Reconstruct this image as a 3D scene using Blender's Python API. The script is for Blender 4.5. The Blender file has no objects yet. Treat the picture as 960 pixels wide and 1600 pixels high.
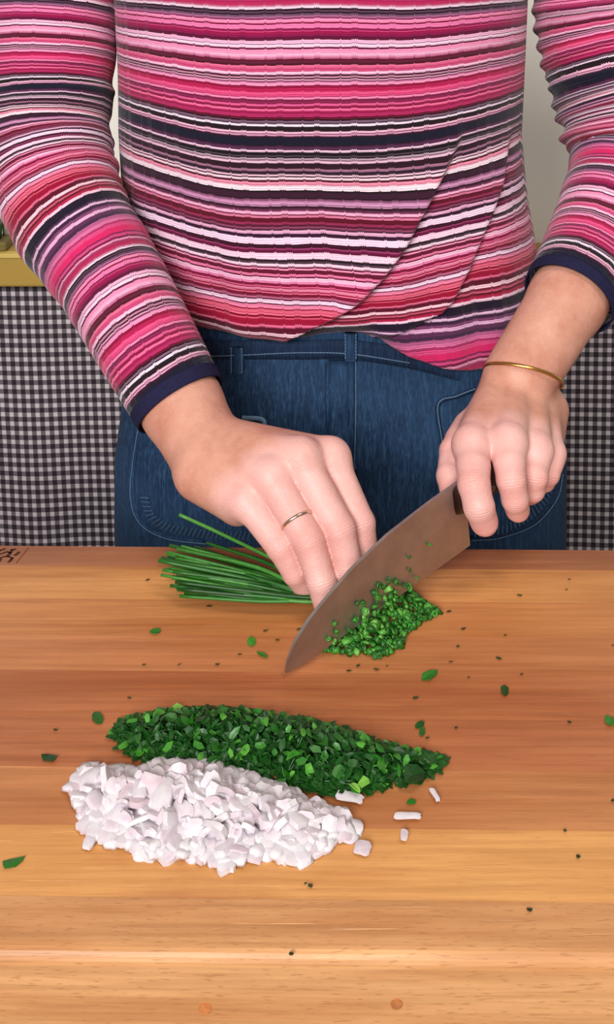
import bpy, bmesh, math, random
import numpy as np
from mathutils import Vector, Matrix

C = bpy.context.scene
COL = C.collection
R = math.radians
ZB = 0.93            # height of the board's top above the floor
HC = 0.44            # camera height above the board
F = 1700.0           # focal length in pixels of the 960x1600 frame
VPP = 89.0           # row of the principal point (the photograph is cropped from a taller frame)
PITCH = R(8)

# ---------------------------------------------------------------- camera, world, lights
cam_d = bpy.data.cameras.new('camera')
cam = bpy.data.objects.new('camera', cam_d)
COL.objects.link(cam)
cam.location = (0, 0, ZB + HC)
cam.rotation_euler = (R(90) - PITCH, 0, 0)
cam_d.sensor_fit = 'VERTICAL'
cam_d.sensor_height = 36.0
cam_d.lens = 36.0 * F / 1600.0
cam_d.shift_y = -(800 - VPP) / 1600.0
cam_d.clip_start = 0.02
C.camera = cam

C.view_settings.view_transform = 'Standard'
C.view_settings.look = 'None'
C.view_settings.exposure = 0.0
C.view_settings.gamma = 1.0
C.view_settings.use_curve_mapping = False

w = bpy.data.worlds.new('world')
C.world = w
w.use_nodes = True
w.node_tree.nodes['Background'].inputs[0].default_value = (1.0, 0.97, 0.95, 1)
w.node_tree.nodes['Background'].inputs[1].default_value = 0.22


def area(name, loc, target, size, size_y, energy, color):
    d = bpy.data.lights.new(name, 'AREA')
    d.shape = 'RECTANGLE'
    d.size = size
    d.size_y = size_y
    d.energy = energy
    d.color = color
    o = bpy.data.objects.new(name, d)
    COL.objects.link(o)
    o.location = loc
    o.rotation_euler = (Vector(target) - Vector(loc)).to_track_quat('-Z', 'Y').to_euler()
    return o


area('window_light', (-0.75, -2.2, 2.5), (0.0, 0.72, 1.0), 1.5, 1.2, 146, (1.0, 0.975, 0.96))
area('ceiling_lamp', (0.5, 0.15, 2.7), (0.05, 0.62, 0.93), 0.5, 0.5, 11, (1.0, 0.9, 0.76))

# ---------------------------------------------------------------- helpers
rnd = random.Random(7)
CP, SP = math.cos(PITCH), math.sin(PITCH)


def ray(u, v):
    x = (u - 480) / F
    y = (VPP - v) / F
    return x, CP + y * SP, -SP + y * CP


def P(u, v, Y):
    x, a, b = ray(u, v)
    t = Y / a
    return Vector((x * t, Y, ZB + HC + b * t))


def PZ(u, v, z=0.0):
    """point at height z above the board's top"""
    x, a, b = ray(u, v)
    t = (z - HC) / b
    return Vector((x * t, a * t, ZB + z))


def project(x, y, z):
    """numpy: place of a point on the photograph, used to look up measured profiles"""
    z = z - ZB - HC
    d = y * CP - z * SP
    e = y * SP + z * CP
    return 480 + F * x / d, VPP - F * e / d


def srgb(h):
    h = h.lstrip('#')
    out = []
    for i in (0, 2, 4):
        c = int(h[i:i + 2], 16) / 255
        out.append(c / 12.92 if c <= 0.04045 else ((c + 0.055) / 1.055) ** 2.4)
    return (*out, 1.0)


def tag(o, label=None, cat=None, group=None, kind=None):
    if label: o['label'] = label
    if cat: o['category'] = cat
    if group: o['group'] = group
    if kind: o['kind'] = kind
    return o


def empty(name, loc, label, cat, group=None):
    o = bpy.data.objects.new(name, None)
    COL.objects.link(o)
    o.location = loc
    o.empty_display_size = 0.02
    return tag(o, label, cat, group)


def base_of(o):
    """world location of an unrotated parent chain"""
    t = Vector((0, 0, 0))
    while o is not None:
        t += o.location
        o = o.parent
    return t


def link(name, me, parent=None):
    o = bpy.data.objects.new(name, me)
    COL.objects.link(o)
    if parent is not None:
        o.parent = parent
        o.location = -base_of(parent)
    return o


def mesh(name, verts, faces, mat, parent=None, smooth=True):
    """mesh with world coordinates"""
    me = bpy.data.meshes.new(name)
    me.from_pydata([tuple(v) for v in verts], [], [tuple(int(i) for i in f) for f in faces])
    me.materials.append(mat)
    if smooth:
        me.polygons.foreach_set('use_smooth', np.ones(len(me.polygons), dtype=bool))
    me.update()
    return link(name, me, parent)


def bm_obj(name, bm, mat, parent=None, smooth=False):
    me = bpy.data.meshes.new(name)
    bmesh.ops.recalc_face_normals(bm, faces=bm.faces[:])
    bm.to_mesh(me)
    bm.free()
    me.materials.append(mat)
    if smooth:
        me.polygons.foreach_set('use_smooth', np.ones(len(me.polygons), dtype=bool))
    return link(name, me, parent)


def box_bm(x0, x1, y0, y1, z0, z1, bev=0.0, seg=2, edges=None):
    bm = bmesh.new()
    r = bmesh.ops.create_cube(bm, size=1)
    for v in r['verts']:
        v.co = Vector(((x0 + x1) / 2 + v.co.x * (x1 - x0), (y0 + y1) / 2 + v.co.y * (y1 - y0), (z0 + z1) / 2 + v.co.z * (z1 - z0)))
    if bev:
        es = bm.edges[:] if edges is None else [e for e in bm.edges if edges(e)]
        bmesh.ops.bevel(bm, geom=es, offset=bev, segments=seg, affect='EDGES', profile=0.5)
    return bm


def catmull(pts, n):
    """pts: array (k, d); n samples through them"""
    p = np.asarray(pts, float)
    p = np.vstack([2 * p[0] - p[1], p, 2 * p[-1] - p[-2]])
    k = len(p) - 3
    out = []
    for s in np.linspace(0, k, n):
        i = min(int(s), k - 1)
        t = s - i
        a, b, c, d = p[i:i + 4]
        out.append(0.5 * ((2 * b) + (c - a) * t + (2 * a - 5 * b + 4 * c - d) * t * t + (3 * b - a - 3 * c + d) * t ** 3))
    return np.array(out)


def frames(c, up=(0, 0, 1)):
    """parallel frames along the centreline c"""
    t = np.gradient(c, axis=0)
    t /= np.linalg.norm(t, axis=1)[:, None]
    n = np.cross(t[0], np.array(up, float))
    if np.linalg.norm(n) < 1e-3:
        n = np.cross(t[0], np.array([1.0, 0, 0]))
    n /= np.linalg.norm(n)
    N = []
    for i in range(len(c)):
        n = n - t[i] * n.dot(t[i])
        n /= np.linalg.norm(n)
        N.append(n.copy())
    N = np.array(N)
    return t, N, np.cross(t, N)


def tube(c, r, seg=10, cap=True):
    """verts, faces of a tube; c (n,3), r scalar or (n,)"""
    c = np.asarray(c, float)
    n = len(c)
    r = np.broadcast_to(np.asarray(r, float), (n,))
    t, N, B = frames(c)
    th = np.linspace(0, 2 * np.pi, seg, endpoint=False)
    v = c[:, None, :] + r[:, None, None] * (np.cos(th)[None, :, None] * N[:, None, :] + np.sin(th)[None, :, None] * B[:, None, :])
    v = v.reshape(-1, 3).tolist()
    f = []
    for i in range(n - 1):
        for j in range(seg):
            k = (j + 1) % seg
            f.append((i * seg + j, i * seg + k, (i + 1) * seg + k, (i + 1) * seg + j))
    if cap:
        f.append(tuple(range(seg))[::-1])
        f.append(tuple((n - 1) * seg + j for j in range(seg)))
    return v, f


class MB:
    def __init__(self):
        self.v, self.f = [], []

    def add(self, v, f):
        o = len(self.v)
        self.v += [tuple(q) for q in v]
        self.f += [tuple(i + o for i in q) for q in f]
        return self

    def build(self, name, mat, parent=None, smooth=True):
        return mesh(name, self.v, self.f, mat, parent, smooth)


# ---------------------------------------------------------------- materials
class NT:
    def __init__(self, name, rough=0.6, spec=0.5):
        self.m = bpy.data.materials.new(name)
        self.m.use_nodes = True
        self.t = self.m.node_tree
        self.b = self.t.nodes['Principled BSDF']
        self.b.inputs['Roughness'].default_value = rough
        self.b.inputs['Specular IOR Level'].default_value = spec

    def n(self, typ, **kw):
        nd = self.t.nodes.new(typ)
        for k, v in kw.items():
            setattr(nd, k, v)
        return nd

    def l(self, a, b):
        self.t.links.new(a, b)

    def math(self, op, a, b=None, c=None, clamp=False):
        nd = self.n('ShaderNodeMath', operation=op, use_clamp=clamp)
        for i, x in enumerate((a, b, c)):
            if x is None: continue
            if isinstance(x, (int, float)): nd.inputs[i].default_value = x
            else: self.l(x, nd.inputs[i])
        return nd.outputs[0]

    def mix(self, fac, a, b, mode='MIX'):
        nd = self.n('ShaderNodeMix', data_type='RGBA', blend_type=mode)
        for s, x in (('Factor', fac), ('A', a), ('B', b)):
            i = [q for q in nd.inputs if q.name == s and q.enabled][0]
            if isinstance(x, (int, float)): i.default_value = x
            elif isinstance(x, tuple): i.default_value = x
            else: self.l(x, i)
        return [q for q in nd.outputs if q.enabled][0]

    def noise(self, vec=None, scale=10.0, detail=3.0, rough=0.55, scl=None):
        if scl is not None:
            mp = self.n('ShaderNodeMapping')
            mp.inputs['Scale'].default_value = scl
            self.l(vec, mp.inputs[0])
            vec = mp.outputs[0]
        nd = self.n('ShaderNodeTexNoise')
        nd.inputs['Scale'].default_value = scale
        nd.inputs['Detail'].default_value = detail
        nd.inputs['Roughness'].default_value = rough
        if vec is not None: self.l(vec, nd.inputs['Vector'])
        return nd.outputs[0]

    def ramp(self, fac, stops, interp='LINEAR'):
        nd = self.n('ShaderNodeValToRGB')
        cr = nd.color_ramp
        cr.interpolation = interp
        while len(cr.elements) < len(stops): cr.elements.new(0.5)
        for e, (p, c) in zip(cr.elements, stops):
            e.position = p
        for e, (p, c) in zip(cr.elements, stops):
            e.color = c
        self.l(fac, nd.inputs[0])
        return nd.outputs[0]

    def bump(self, h, dist=0.001, strength=1.0):
        nd = self.n('ShaderNodeBump')
        nd.inputs['Distance'].default_value = dist
        nd.inputs['Strength'].default_value = strength
        self.l(h, nd.inputs['Height'])
        self.l(nd.outputs[0], self.b.inputs['Normal'])

    def color(self, c):
        if isinstance(c, tuple): self.b.inputs['Base Color'].default_value = c
        else: self.l(c, self.b.inputs['Base Color'])
        return self

    def obj(self):
        return self.n('ShaderNodeTexCoord').outputs['Object']

    def pos(self):
        return self.n('ShaderNodeNewGeometry').outputs['Position']


def plain(name, h, rough=0.6, var=0.08, scale=30, metallic=0.0, spec=0.5):
    m = NT(name, rough, spec)
    c = srgb(h)
    nz = m.noise(m.pos(), scale)
    d = tuple(x * (1 - var) for x in c[:3]) + (1,)
    e = tuple(min(1, x * (1 + var)) for x in c[:3]) + (1,)
    m.color(m.ramp(nz, [(0.3, d), (0.7, e)]))
    m.b.inputs['Metallic'].default_value = metallic
    return m.m


def wood(name, h, flecks=0.3, rough=0.42, seed=0.0, stain=None):
    m = NT(name, rough, 0.4)
    p = m.pos()
    mp = m.n('ShaderNodeMapping')
    mp.inputs['Location'].default_value = (seed * 3.1, seed * 1.7, seed)
    m.l(p, mp.inputs[0])
    p2 = mp.outputs[0]
    c = srgb(h)
    big = m.noise(p2, 1.0, 4, 0.6, (3.2, 38, 38))
    fine = m.noise(p2, 1.0, 5, 0.65, (9, 260, 260))
    dk = tuple(x * k for x, k in zip(c[:3], (0.80, 0.70, 0.62))) + (1,)
    lt = tuple(min(1, x * k) for x, k in zip(c[:3], (1.10, 1.12, 1.15))) + (1,)
    col = m.ramp(big, [(0.36, dk), (0.5, c), (0.64, lt)])
    fr = m.ramp(fine, [(0.40, (0.72, 0.66, 0.60, 1)), (0.58, (1.06, 1.06, 1.06, 1))])
    col = m.mix(0.55, col, fr, 'MULTIPLY')
    # cloudy wear from oil and washing
    cl = m.noise(p, 1.0, 4, 0.6, (6, 15, 10))
    col = m.mix(m.math('MULTIPLY', m.math('SUBTRACT', cl, 0.42, clamp=True), 2.2), col, tuple(x * k for x, k in zip(c[:3], (0.82, 0.70, 0.62))) + (1,))
    if flecks:
        fl = m.noise(p2, 1.0, 1, 0.4, (150, 1400, 1300))
        f = m.ramp(fl, [(0.63, (0, 0, 0, 1)), (0.69, (1, 1, 1, 1))])
        col = m.mix(m.math('MULTIPLY', f, flecks), col, tuple(x * k for x, k in zip(c[:3], (0.5, 0.40, 0.32))) + (1,))
    # fine knife scratches across the board
    sm = m.n('ShaderNodeMapping')
    sm.inputs['Rotation'].default_value = (0, 0, R(38))
    sm.inputs['Scale'].default_value = (22, 800, 1)
    m.l(p, sm.inputs[0])
    sc = m.noise(sm.outputs[0], 1.0, 2, 0.5)
    sf = m.ramp(sc, [(0.66, (0, 0, 0, 1)), (0.71, (1, 1, 1, 1))])
    msk = m.ramp(m.noise(p, 9.0, 2), [(0.45, (0, 0, 0, 1)), (0.65, (1, 1, 1, 1))])
    col = m.mix(m.math('MULTIPLY', m.math('MULTIPLY', sf, msk), 0.55), col, tuple(min(1, x * 1.35 + 0.05) for x in c[:3]) + (1,))
    if stain is not None:      # an old water stain with a shape of its own
        d = m.n('ShaderNodeVectorMath', operation='DISTANCE')
        ms = m.n('ShaderNodeMapping', vector_type='POINT')
        ms.inputs['Scale'].default_value = (0.75, 1.5, 1)
        m.l(p, ms.inputs[0])
        m.l(ms.outputs[0], d.inputs[0])
        d.inputs[1].default_value = (stain[0] * 0.75, stain[1] * 1.5, stain[2])
        dn = m.math('ADD', d.outputs['Value'], m.math('MULTIPLY', m.noise(p, 30), 0.03))
        sf2 = m.ramp(dn, [(0.02, (1, 1, 1, 1)), (0.055, (0, 0, 0, 1))])
        col = m.mix(m.math('MULTIPLY', sf2, 0.75), col, srgb('#a45f38'))
    m.color(col)
    m.bump(m.math('ADD', fine, m.math('MULTIPLY', sf, -0.5)), 0.0003, 0.6)
    rr = m.math('ADD', m.math('MULTIPLY', cl, 0.25), rough - 0.12)
    m.l(rr, m.b.inputs['Roughness'])
    return m.m


def skin_mat():
    m = NT('skin', 0.46, 0.35)
    p = m.pos()
    n1 = m.noise(p, 38, 3)
    n2 = m.noise(p, 160, 3)
    col = m.ramp(n1, [(0.3, srgb('#b77c68')), (0.5, srgb('#c48e7a')), (0.72, srgb('#ca9683'))])
    col = m.mix(0.25, col, m.ramp(n2, [(0.35, (0.78, 0.62, 0.58, 1)), (0.65, (1, 1, 1, 1))]), 'MULTIPLY')
    fg = m.n('ShaderNodeAttribute', attribute_name='finger')
    col = m.mix(fg.outputs['Fac'], col, m.ramp(n1, [(0.3, srgb('#cf9990')), (0.6, srgb('#daa9a2'))]))
    at = m.n('ShaderNodeAttribute', attribute_name='flush')
    col = m.mix(m.math('MULTIPLY', at.outputs['Fac'], 0.55), col, srgb('#d07a72'))
    m.color(col)
    m.b.inputs['Subsurface Weight'].default_value = 0.06
    m.b.inputs['Subsurface Radius'].default_value = (0.006, 0.002, 0.001)
    m.b.inputs['Subsurface Scale'].default_value = 0.6
    v = m.n('ShaderNodeTexVoronoi')
    v.inputs['Scale'].default_value = 900
    m.l(p, v.inputs['Vector'])
    cr = m.noise(p, 1.0, 3, 0.6, (260, 260, 420))
    al = m.n('ShaderNodeAttribute', attribute_name='along')
    mk = m.n('ShaderNodeAttribute', attribute_name='crease')
    ph = m.math('ADD', m.math('MULTIPLY', al.outputs['Fac'], 6.2832 / 1.7), m.math('MULTIPLY', n2, 9.0))
    wrk = m.math('MULTIPLY', m.math('SINE', ph), mk.outputs['Fac'])
    hh = m.math('ADD', m.math('MULTIPLY', v.outputs['Distance'], 0.4), cr)
    m.bump(m.math('ADD', hh, m.math('MULTIPLY', wrk, 0.38)), 0.0005, 0.6)
    return m.m


STRIPES = """0 B83065|4 C0406A|8 C890A8|11 F4D8E8|14 280820|17.5 6a4a62|20 200818|22.5 7c5672|26 C080A8|28 8a3a62|30.5 F49CC0|35.5 901848
38.5 EE8AB8|45.5 901A4E|48.5 D85C96|50 A82458|53.5 981E5C|58 6A1240|64 F8C0DC|69 9a6a88|70.5 FAD8EC|75 701C46|78 F6A0C4|84 F4B8D4
89 D080A4|93 701838|97 6a2846|100 560A22|103 E87CA0|107 D05A86|113 F8C8E0|118 501A38|121 C890A8|123.5 400818|125.5 E8B0CC|127.5 905070
130 F4A4C8|134.5 981A48|138.5 C03064|144.5 F06A98|148 E05A8C|152 A83A6A|153.5 F896BC|157 781848|159.5 A04070|161 8a1A4C|163.5 E06C9C
167 96224E|171.5 F880AC|175 A82A5C|180 C03E74|184 78123C|187.5 38081E|190.5 907088|193.5 20101e|195.5 F0E0EE|199.5 2C1824|207 EFC0D4
210.5 703050|212 E0A8C4|214.5 381030|217.5 1A1A34|229 30102e|231 623458|235 3c1030|236.5 E6C4D8|240 1c0e1c|245 6a5566|247 160c1a
249 d0b8c8|251.5 7a5868|253 E4C0D4|257 381428|266 B08098|269.5 3c2238|274.5 F0CADA|277.5 4a2838|279.5 F8D8E4|283 50102A|286 F09CB4
290.5 C87894|292 FBE4EE|299.5 2a0e1e|302.5 46203a|310.5 38102a|313.5 9c6688|317 D8A0C4|321.5 b888a8|324.5 3c0a28|328 703a58|332 F8B8D4
337 70183a|338.5 E890B0|342 6c1230|349.5 A84068|352.5 682040|356.5 A05878|359 502038|361.5 E8B4D0|366.5 401838|372 F8DCF0|382 48082c
389 B05080|391 721848|396 FBD8EA|405.5 280a1c|408.5 58404e|412 F4D4E4|416.5 701c40|419 F0A0C0|421.5 701838|428 F08CB4|432 701036
434.5 FAC4DC|440.5 E88CB4|444 8C1A44|448.5 F07AA4|450 a83a60|452 E890AC|456.5 981840|458.5 F080A4|460.5 84143A|465.5 C07090|469 5a1434
471.5 FBD8EC|477 602040|478.5 F090B0|484 981A3C|486 E87890|489.5 C04868|491 F0809C|493.5 8C1030|496 E06884|498 A41440|506 E07898
509.5 681030|517.5 F8D0DC|522.5 802840|526 D06A84|529 701028|533 B83058|538 F4D0E0|543 241430|556 5a3a5c|560 E8C4DC|564 4a2a4c
570 8a5078|575 E8B8D8|581 6c3a60|588 503050|594 C06C98|600 E080AC|606 B03C70|610 E05C90|617 E03C78|628 90285c|631 D85C90|636 801848
640 E8A0C0|644 a8446c"""
SPER = 648.0
STR = [(float(s.split()[0]), srgb(s.split()[1])) for s in STRIPES.replace('\n', '|').split('|')]


def knit_mat():
    """striped knit: UV.y is the stripe coordinate in units of SPER, UV.x runs around the body"""
    m = NT('striped_knit', 0.85, 0.2)
    sp = m.n('ShaderNodeSeparateXYZ')
    m.l(m.n('ShaderNodeUVMap').outputs[0], sp.inputs[0])
    U, V = sp.outputs[0], sp.outputs[1]
    # knit columns where the stitches shift the stripes a little
    fu = m.math('FRACT', m.math('MULTIPLY', U, 1 / 54.0))
    band = m.math('LESS_THAN', m.math('ABSOLUTE', m.math('SUBTRACT', fu, 0.5)), 0.085)
    band2 = m.math('LESS_THAN', m.math('ABSOLUTE', m.math('SUBTRACT', fu, 0.12)), 0.03)
    both = m.math('MAXIMUM', band, band2)
    wob = m.math('MULTIPLY', m.math('SUBTRACT', m.noise(None, 1.0, 2), 0.5), 0.0)
    S = m.math('MULTIPLY', m.math('FRACT', V), SPER)
    thin = m.math('SINE', m.math('MULTIPLY', U, 2.4))
    S2 = m.math('ADD', S, m.math('MULTIPLY', both, m.math('MULTIPLY_ADD', thin, 0.8, 0.9)))
    S2 = m.math('ADD', S2, m.math('MULTIPLY', m.math('SUBTRACT', m.noise(m.n('ShaderNodeUVMap').outputs[0], 1.0, 2, 0.5, (0.03, 30, 1)), 0.5), 3.0))
    S2 = m.math('MINIMUM', m.math('MAXIMUM', S2, 0.1), SPER - 0.1)
    col = None
    for i in range(0, len(STR), 31):
        chunk = STR[i:i + 31]
        lo = chunk[0][0]
        hi = STR[i + 31][0] if i + 31 < len(STR) else SPER
        fac = m.math('DIVIDE', m.math('SUBTRACT', S2, lo), hi - lo, clamp=True)
        c = m.ramp(fac, [((s - lo) / (hi - lo), q) for s, q in chunk], 'CONSTANT')
        col = c if col is None else m.mix(m.math('GREATER_THAN', S2, lo), col, c)
    gm = m.n('ShaderNodeGamma')
    gm.inputs[1].default_value = 1.16
    m.l(col, gm.inputs[0])
    hs = m.n('ShaderNodeHueSaturation')
    hs.inputs['Saturation'].default_value = 1.02
    hs.inputs['Value'].default_value = 0.84
    m.l(gm.outputs[0], hs.inputs['Color'])
    col = hs.outputs[0]
    nz = m.noise(m.pos(), 420, 2)
    col = m.mix(0.22, col, m.ramp(nz, [(0.3, (0.55, 0.55, 0.58, 1)), (0.7, (1.1, 1.1, 1.1, 1))]), 'MULTIPLY')
    m.color(col)
    rib = m.math('SINE', m.math('MULTIPLY', S2, 6.2832 / 3.6))
    h = m.math('ADD', m.math('MULTIPLY', rib, 0.5), m.math('MULTIPLY', both, -0.8))
    m.bump(h, 0.0007, 0.5)
    m.b.inputs['Sheen Weight'].default_value = 0.15
    return m.m


def denim_mat(name, h1, h2, h3):
    m = NT(name, 0.8, 0.2)
    p = m.pos()
    weave = m.noise(p, 1.0, 2, 0.6, (900, 900, 140))
    slub = m.noise(p, 1.0, 3, 0.6, (420, 420, 22))
    fade = m.noise(p, 9, 4)
    col = m.ramp(m.math('ADD', m.math('MULTIPLY', weave, 0.5), m.math('MULTIPLY', slub, 0.5)), [(0.33, srgb(h1)), (0.5, srgb(h2)), (0.68, srgb(h3))])
    col = m.mix(m.math('MULTIPLY', m.math('SUBTRACT', fade, 0.48, clamp=True), 1.6), col, srgb(h3))
    m.color(col)
    m.bump(weave, 0.0005, 0.5)
    return m.m


def gingham_mat(px, pz, skew):
    m = NT('gingham_cotton', 0.9, 0.1)
    sp = m.n('ShaderNodeSeparateXYZ')
    m.l(m.obj(), sp.inputs[0])
    x = m.math('ADD', sp.outputs[0], m.math('MULTIPLY', sp.outputs[2], skew))
    a = m.math('LESS_THAN', m.math('FRACT', m.math('MULTIPLY', x, 1 / px)), 0.47)
    b = m.math('LESS_THAN', m.math('FRACT', m.math('MULTIPLY', sp.outputs[2], 1 / pz)), 0.47)
    s = m.math('MULTIPLY', m.math('ADD', a, b), 0.5)
    col = m.ramp(s, [(0.0, srgb('#322a30')), (0.3, srgb('#6a6268')), (0.8, srgb('#c6bdc0'))], 'CONSTANT')
    nz = m.noise(m.pos(), 700, 2)
    col = m.mix(0.25, col, m.ramp(nz, [(0.3, (0.6, 0.6, 0.6, 1)), (0.7, (1.1, 1.1, 1.1, 1))]), 'MULTIPLY')
    m.color(col)
    m.bump(nz, 0.0006, 0.4)
    return m.m


def herb_mat(name, stops, rough=0.5, rnd_scale=1.0):
    m = NT(name, rough, 0.4)
    oi = m.n('ShaderNodeObjectInfo')
    n = m.noise(m.pos(), 260, 2)
    f = m.math('ADD', m.math('MULTIPLY', oi.outputs['Random'], 0.75), m.math('MULTIPLY', n, 0.3))
    m.color(m.ramp(f, [(p, srgb(c)) for p, c in stops]))
    m.b.inputs['Subsurface Weight'].default_value = 0.0
    return m.m


M = {}
M['wall'] = plain('wall_paint', '#e4e0d8', 0.9, 0.02, 3)
M['floor'] = plain('floor_tiles', '#8d8378', 0.6, 0.1, 6)
M['mustard'] = plain('mustard_paint', '#a58637', 0.6, 0.04, 20)
M['mustard_light'] = plain('mustard_edge', '#c9ad5c', 0.6, 0.04, 20)
M['table'] = plain('table_wood', '#8c6a48', 0.6, 0.15, 12)
M['skin'] = skin_mat()
M['nail'] = plain('fingernail', '#eec6bc', 0.25, 0.03, 50, spec=0.6)
M['knit'] = knit_mat()
M['navy'] = plain('navy_cuff_knit', '#1d1c38', 0.9, 0.2, 500, spec=0.15)
M['denim'] = denim_mat('denim', '#0a1a2f', '#162e4a', '#2c4a6a')
M['denim_dark'] = denim_mat('denim_seam', '#081222', '#0f2038', '#1f3654')
M['thread'] = plain('pale_blue_thread', '#57718c', 0.8, 0.1, 300)
M['braid'] = plain('dark_blue_thread', '#2f4a68', 0.8, 0.1, 300)
M['steel'] = None
M['brand'] = plain('burnt_brand', '#3b1607', 0.8, 0.2, 200)
M['ring'] = plain('white_gold', '#d8c0b0', 0.25, 0.02, 50, metallic=1.0)
M['gold'] = plain('gold', '#d9a45c', 0.28, 0.03, 50, metallic=1.0)
M['handle'] = plain('dark_handle', '#2a1712', 0.45, 0.1, 60)
M['chive'] = herb_mat('chive_green', [(0.1, '#123a10'), (0.4, '#1d5518'), (0.7, '#2a6b20'), (0.95, '#4c8a38')], 0.42)
M['cut_chive'] = herb_mat('cut_chive_green', [(0.1, '#154710'), (0.4, '#26671a'), (0.7, '#3b8428'), (0.95, '#6ea64a')], 0.4)
M['parsley'] = herb_mat('parsley_green', [(0.1, '#0e330d'), (0.45, '#194d14'), (0.72, '#2a6c1c'), (0.90, '#4a8f2c'), (1.0, '#7db345')], 0.42)
M['speck'] = herb_mat('dried_herb', [(0.1, '#20280c'), (0.6, '#2f3a12'), (0.95, '#463a18')], 0.7)
M['plant'] = plain('plant_green', '#3d5a35', 0.6, 0.4, 40)
sh = NT('shallot_flesh', 0.35, 0.45)
oi = sh.n('ShaderNodeObjectInfo')
_c = (sh.mix(0.35, sh.ramp(oi.outputs['Random'], [(0.0, srgb('#dfdadd')), (0.5, srgb('#d9d0d6')), (0.85, srgb('#d5c5cd')), (1.0, srgb('#d0b2bd'))]),
                sh.ramp(sh.noise(sh.pos(), 240, 2), [(0.35, srgb('#cdbcc8')), (0.6, srgb('#e6e2e1'))])))
sh.color(sh.mix(1.0, _c, (0.86, 0.86, 0.87, 1), 'MULTIPLY'))
sh.b.inputs['Subsurface Weight'].default_value = 0.1
sh.b.inputs['Subsurface Radius'].default_value = (0.004, 0.003, 0.003)
sh.b.inputs['Subsurface Scale'].default_value = 0.6
M['shallot'] = sh.m
st = NT('brushed_steel', 0.5, 0.5)
st.b.inputs['Metallic'].default_value = 1.0
st.color(st.ramp(st.noise(st.pos(), 60, 3), [(0.3, srgb('#aaa09a')), (0.7, srgb('#bdb4ad'))]))
M['steel'] = st.m

# ---------------------------------------------------------------- the room
WY = 1.66
def struct(name, bm, mat):
    o = bm_obj(name, bm, mat)
    return tag(o, kind='structure')
struct('floor', box_bm(-2.2, 2.2, -3.0, WY + 0.1, -0.1, 0.0), M['floor'])
struct('wall_back', box_bm(-2.2, 2.2, WY, WY + 0.1, 0.0, 2.9), M['wall'])

# mustard worktop along the back wall with a gingham curtain hung below it
CY = 1.6
zt = P(20, 397, CY).z
zb = P(20, 449, CY).z
t = empty('shelf', (0, WY - 0.05, zb), 'mustard painted ledge along the grey wall behind the person', 'shelf')
bm_obj('shelf_board', box_bm(-1.5, 1.5, CY, WY - 0.0005, zb, zt, 0.004, 2), M['mustard'], t)
bm_obj('edge_strip', box_bm(-1.5, 1.5, CY - 0.003, CY + 0.012, zt - 0.006, zt + 0.001, 0.001, 1), M['mustard_light'], t)
nx, nz = 260, 12
vs, fs = [], []
for j in range(nz):
    z = zb - 0.0005 + (0.03 - zb) * j / (nz - 1)
    for i in range(nx):
        x = -1.45 + 2.9 * i / (nx - 1)
        k = j / (nz - 1)
        y = CY + 0.03 + 0.004 * math.sin(x * 21 + 1.3) * (0.3 + k) + 0.003 * math.sin(x * 47) * k
        vs.append((x, y, z))
for j in range(nz - 1):
    for i in range(nx - 1):
        a = j * nx + i
        fs.append((a, a + 1, a + nx + 1, a + nx))
cur = mesh('curtain', vs, fs, gingham_mat(0.0139, 0.0153, 0.022))
md = cur.modifiers.new('thickness', 'SOLIDIFY'); md.thickness = 0.0012
tag(cur, 'black and white gingham curtain hanging below the mustard ledge', 'curtain')

# trough of grassy herbs on the sideboard, half hidden by the striped sleeve
pl = empty('potted_herb', P(-12, 395, CY + 0.12).xyz, 'dark green grassy herb growing in low trough on the mustard ledge', 'plant')
b0 = P(-12, 395, CY + 0.12)
bm_obj('trough', box_bm(b0.x - 0.16, b0.x + 0.055, CY + 0.008, CY + 0.054, zt, zt + 0.016, 0.004, 2), plain('brown_trough', '#6a5a28', 0.7), pl)
mb = MB()
for i in range(150):
    x = b0.x - 0.15 + rnd.random() * 0.195
    y = CY + 0.014 + rnd.random() * 0.034
    h = 0.05 + rnd.random() * 0.06
    dx, dy = rnd.uniform(-0.025, 0.025), rnd.uniform(-0.008, 0.004)
    c = [(x, y, zt + 0.006), (x + dx * 0.3, y + dy * 0.3, zt + 0.006 + h * 0.6), (x + dx, y + dy, zt + 0.006 + h)]
    mb.add(*tube(c, [0.0016, 0.0014, 0.0004], 4))
o = mb.build('blades', M['plant'], pl); o['kind'] = 'stuff'

# ---------------------------------------------------------------- table and cutting board
YAW = R(-0.75)
bt = 0.06
YC = 0.55
ca, sa = math.cos(YAW), math.sin(YAW)
def yawed(bm):
    for v in bm.verts:
        x, y = v.co.x, v.co.y - YC
        v.co.x, v.co.y = x * ca - y * sa, YC + x * sa + y * ca
    return bm

tb = empty('kitchen_table', (0, YC, 0), 'wooden kitchen table hidden beneath the big cutting board', 'table')
bm_obj('tabletop', box_bm(-0.6, 0.6, 0.43, 0.72, ZB - bt - 0.04, ZB - bt, 0.003, 1), M['table'], tb)
for sx in (-0.55, 0.55):
    for sy in (0.46, 0.68):
        bm_obj('leg', box_bm(sx - 0.025, sx + 0.025, sy - 0.025, sy + 0.025, 0, ZB - bt - 0.04), M['table'], tb)

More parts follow.
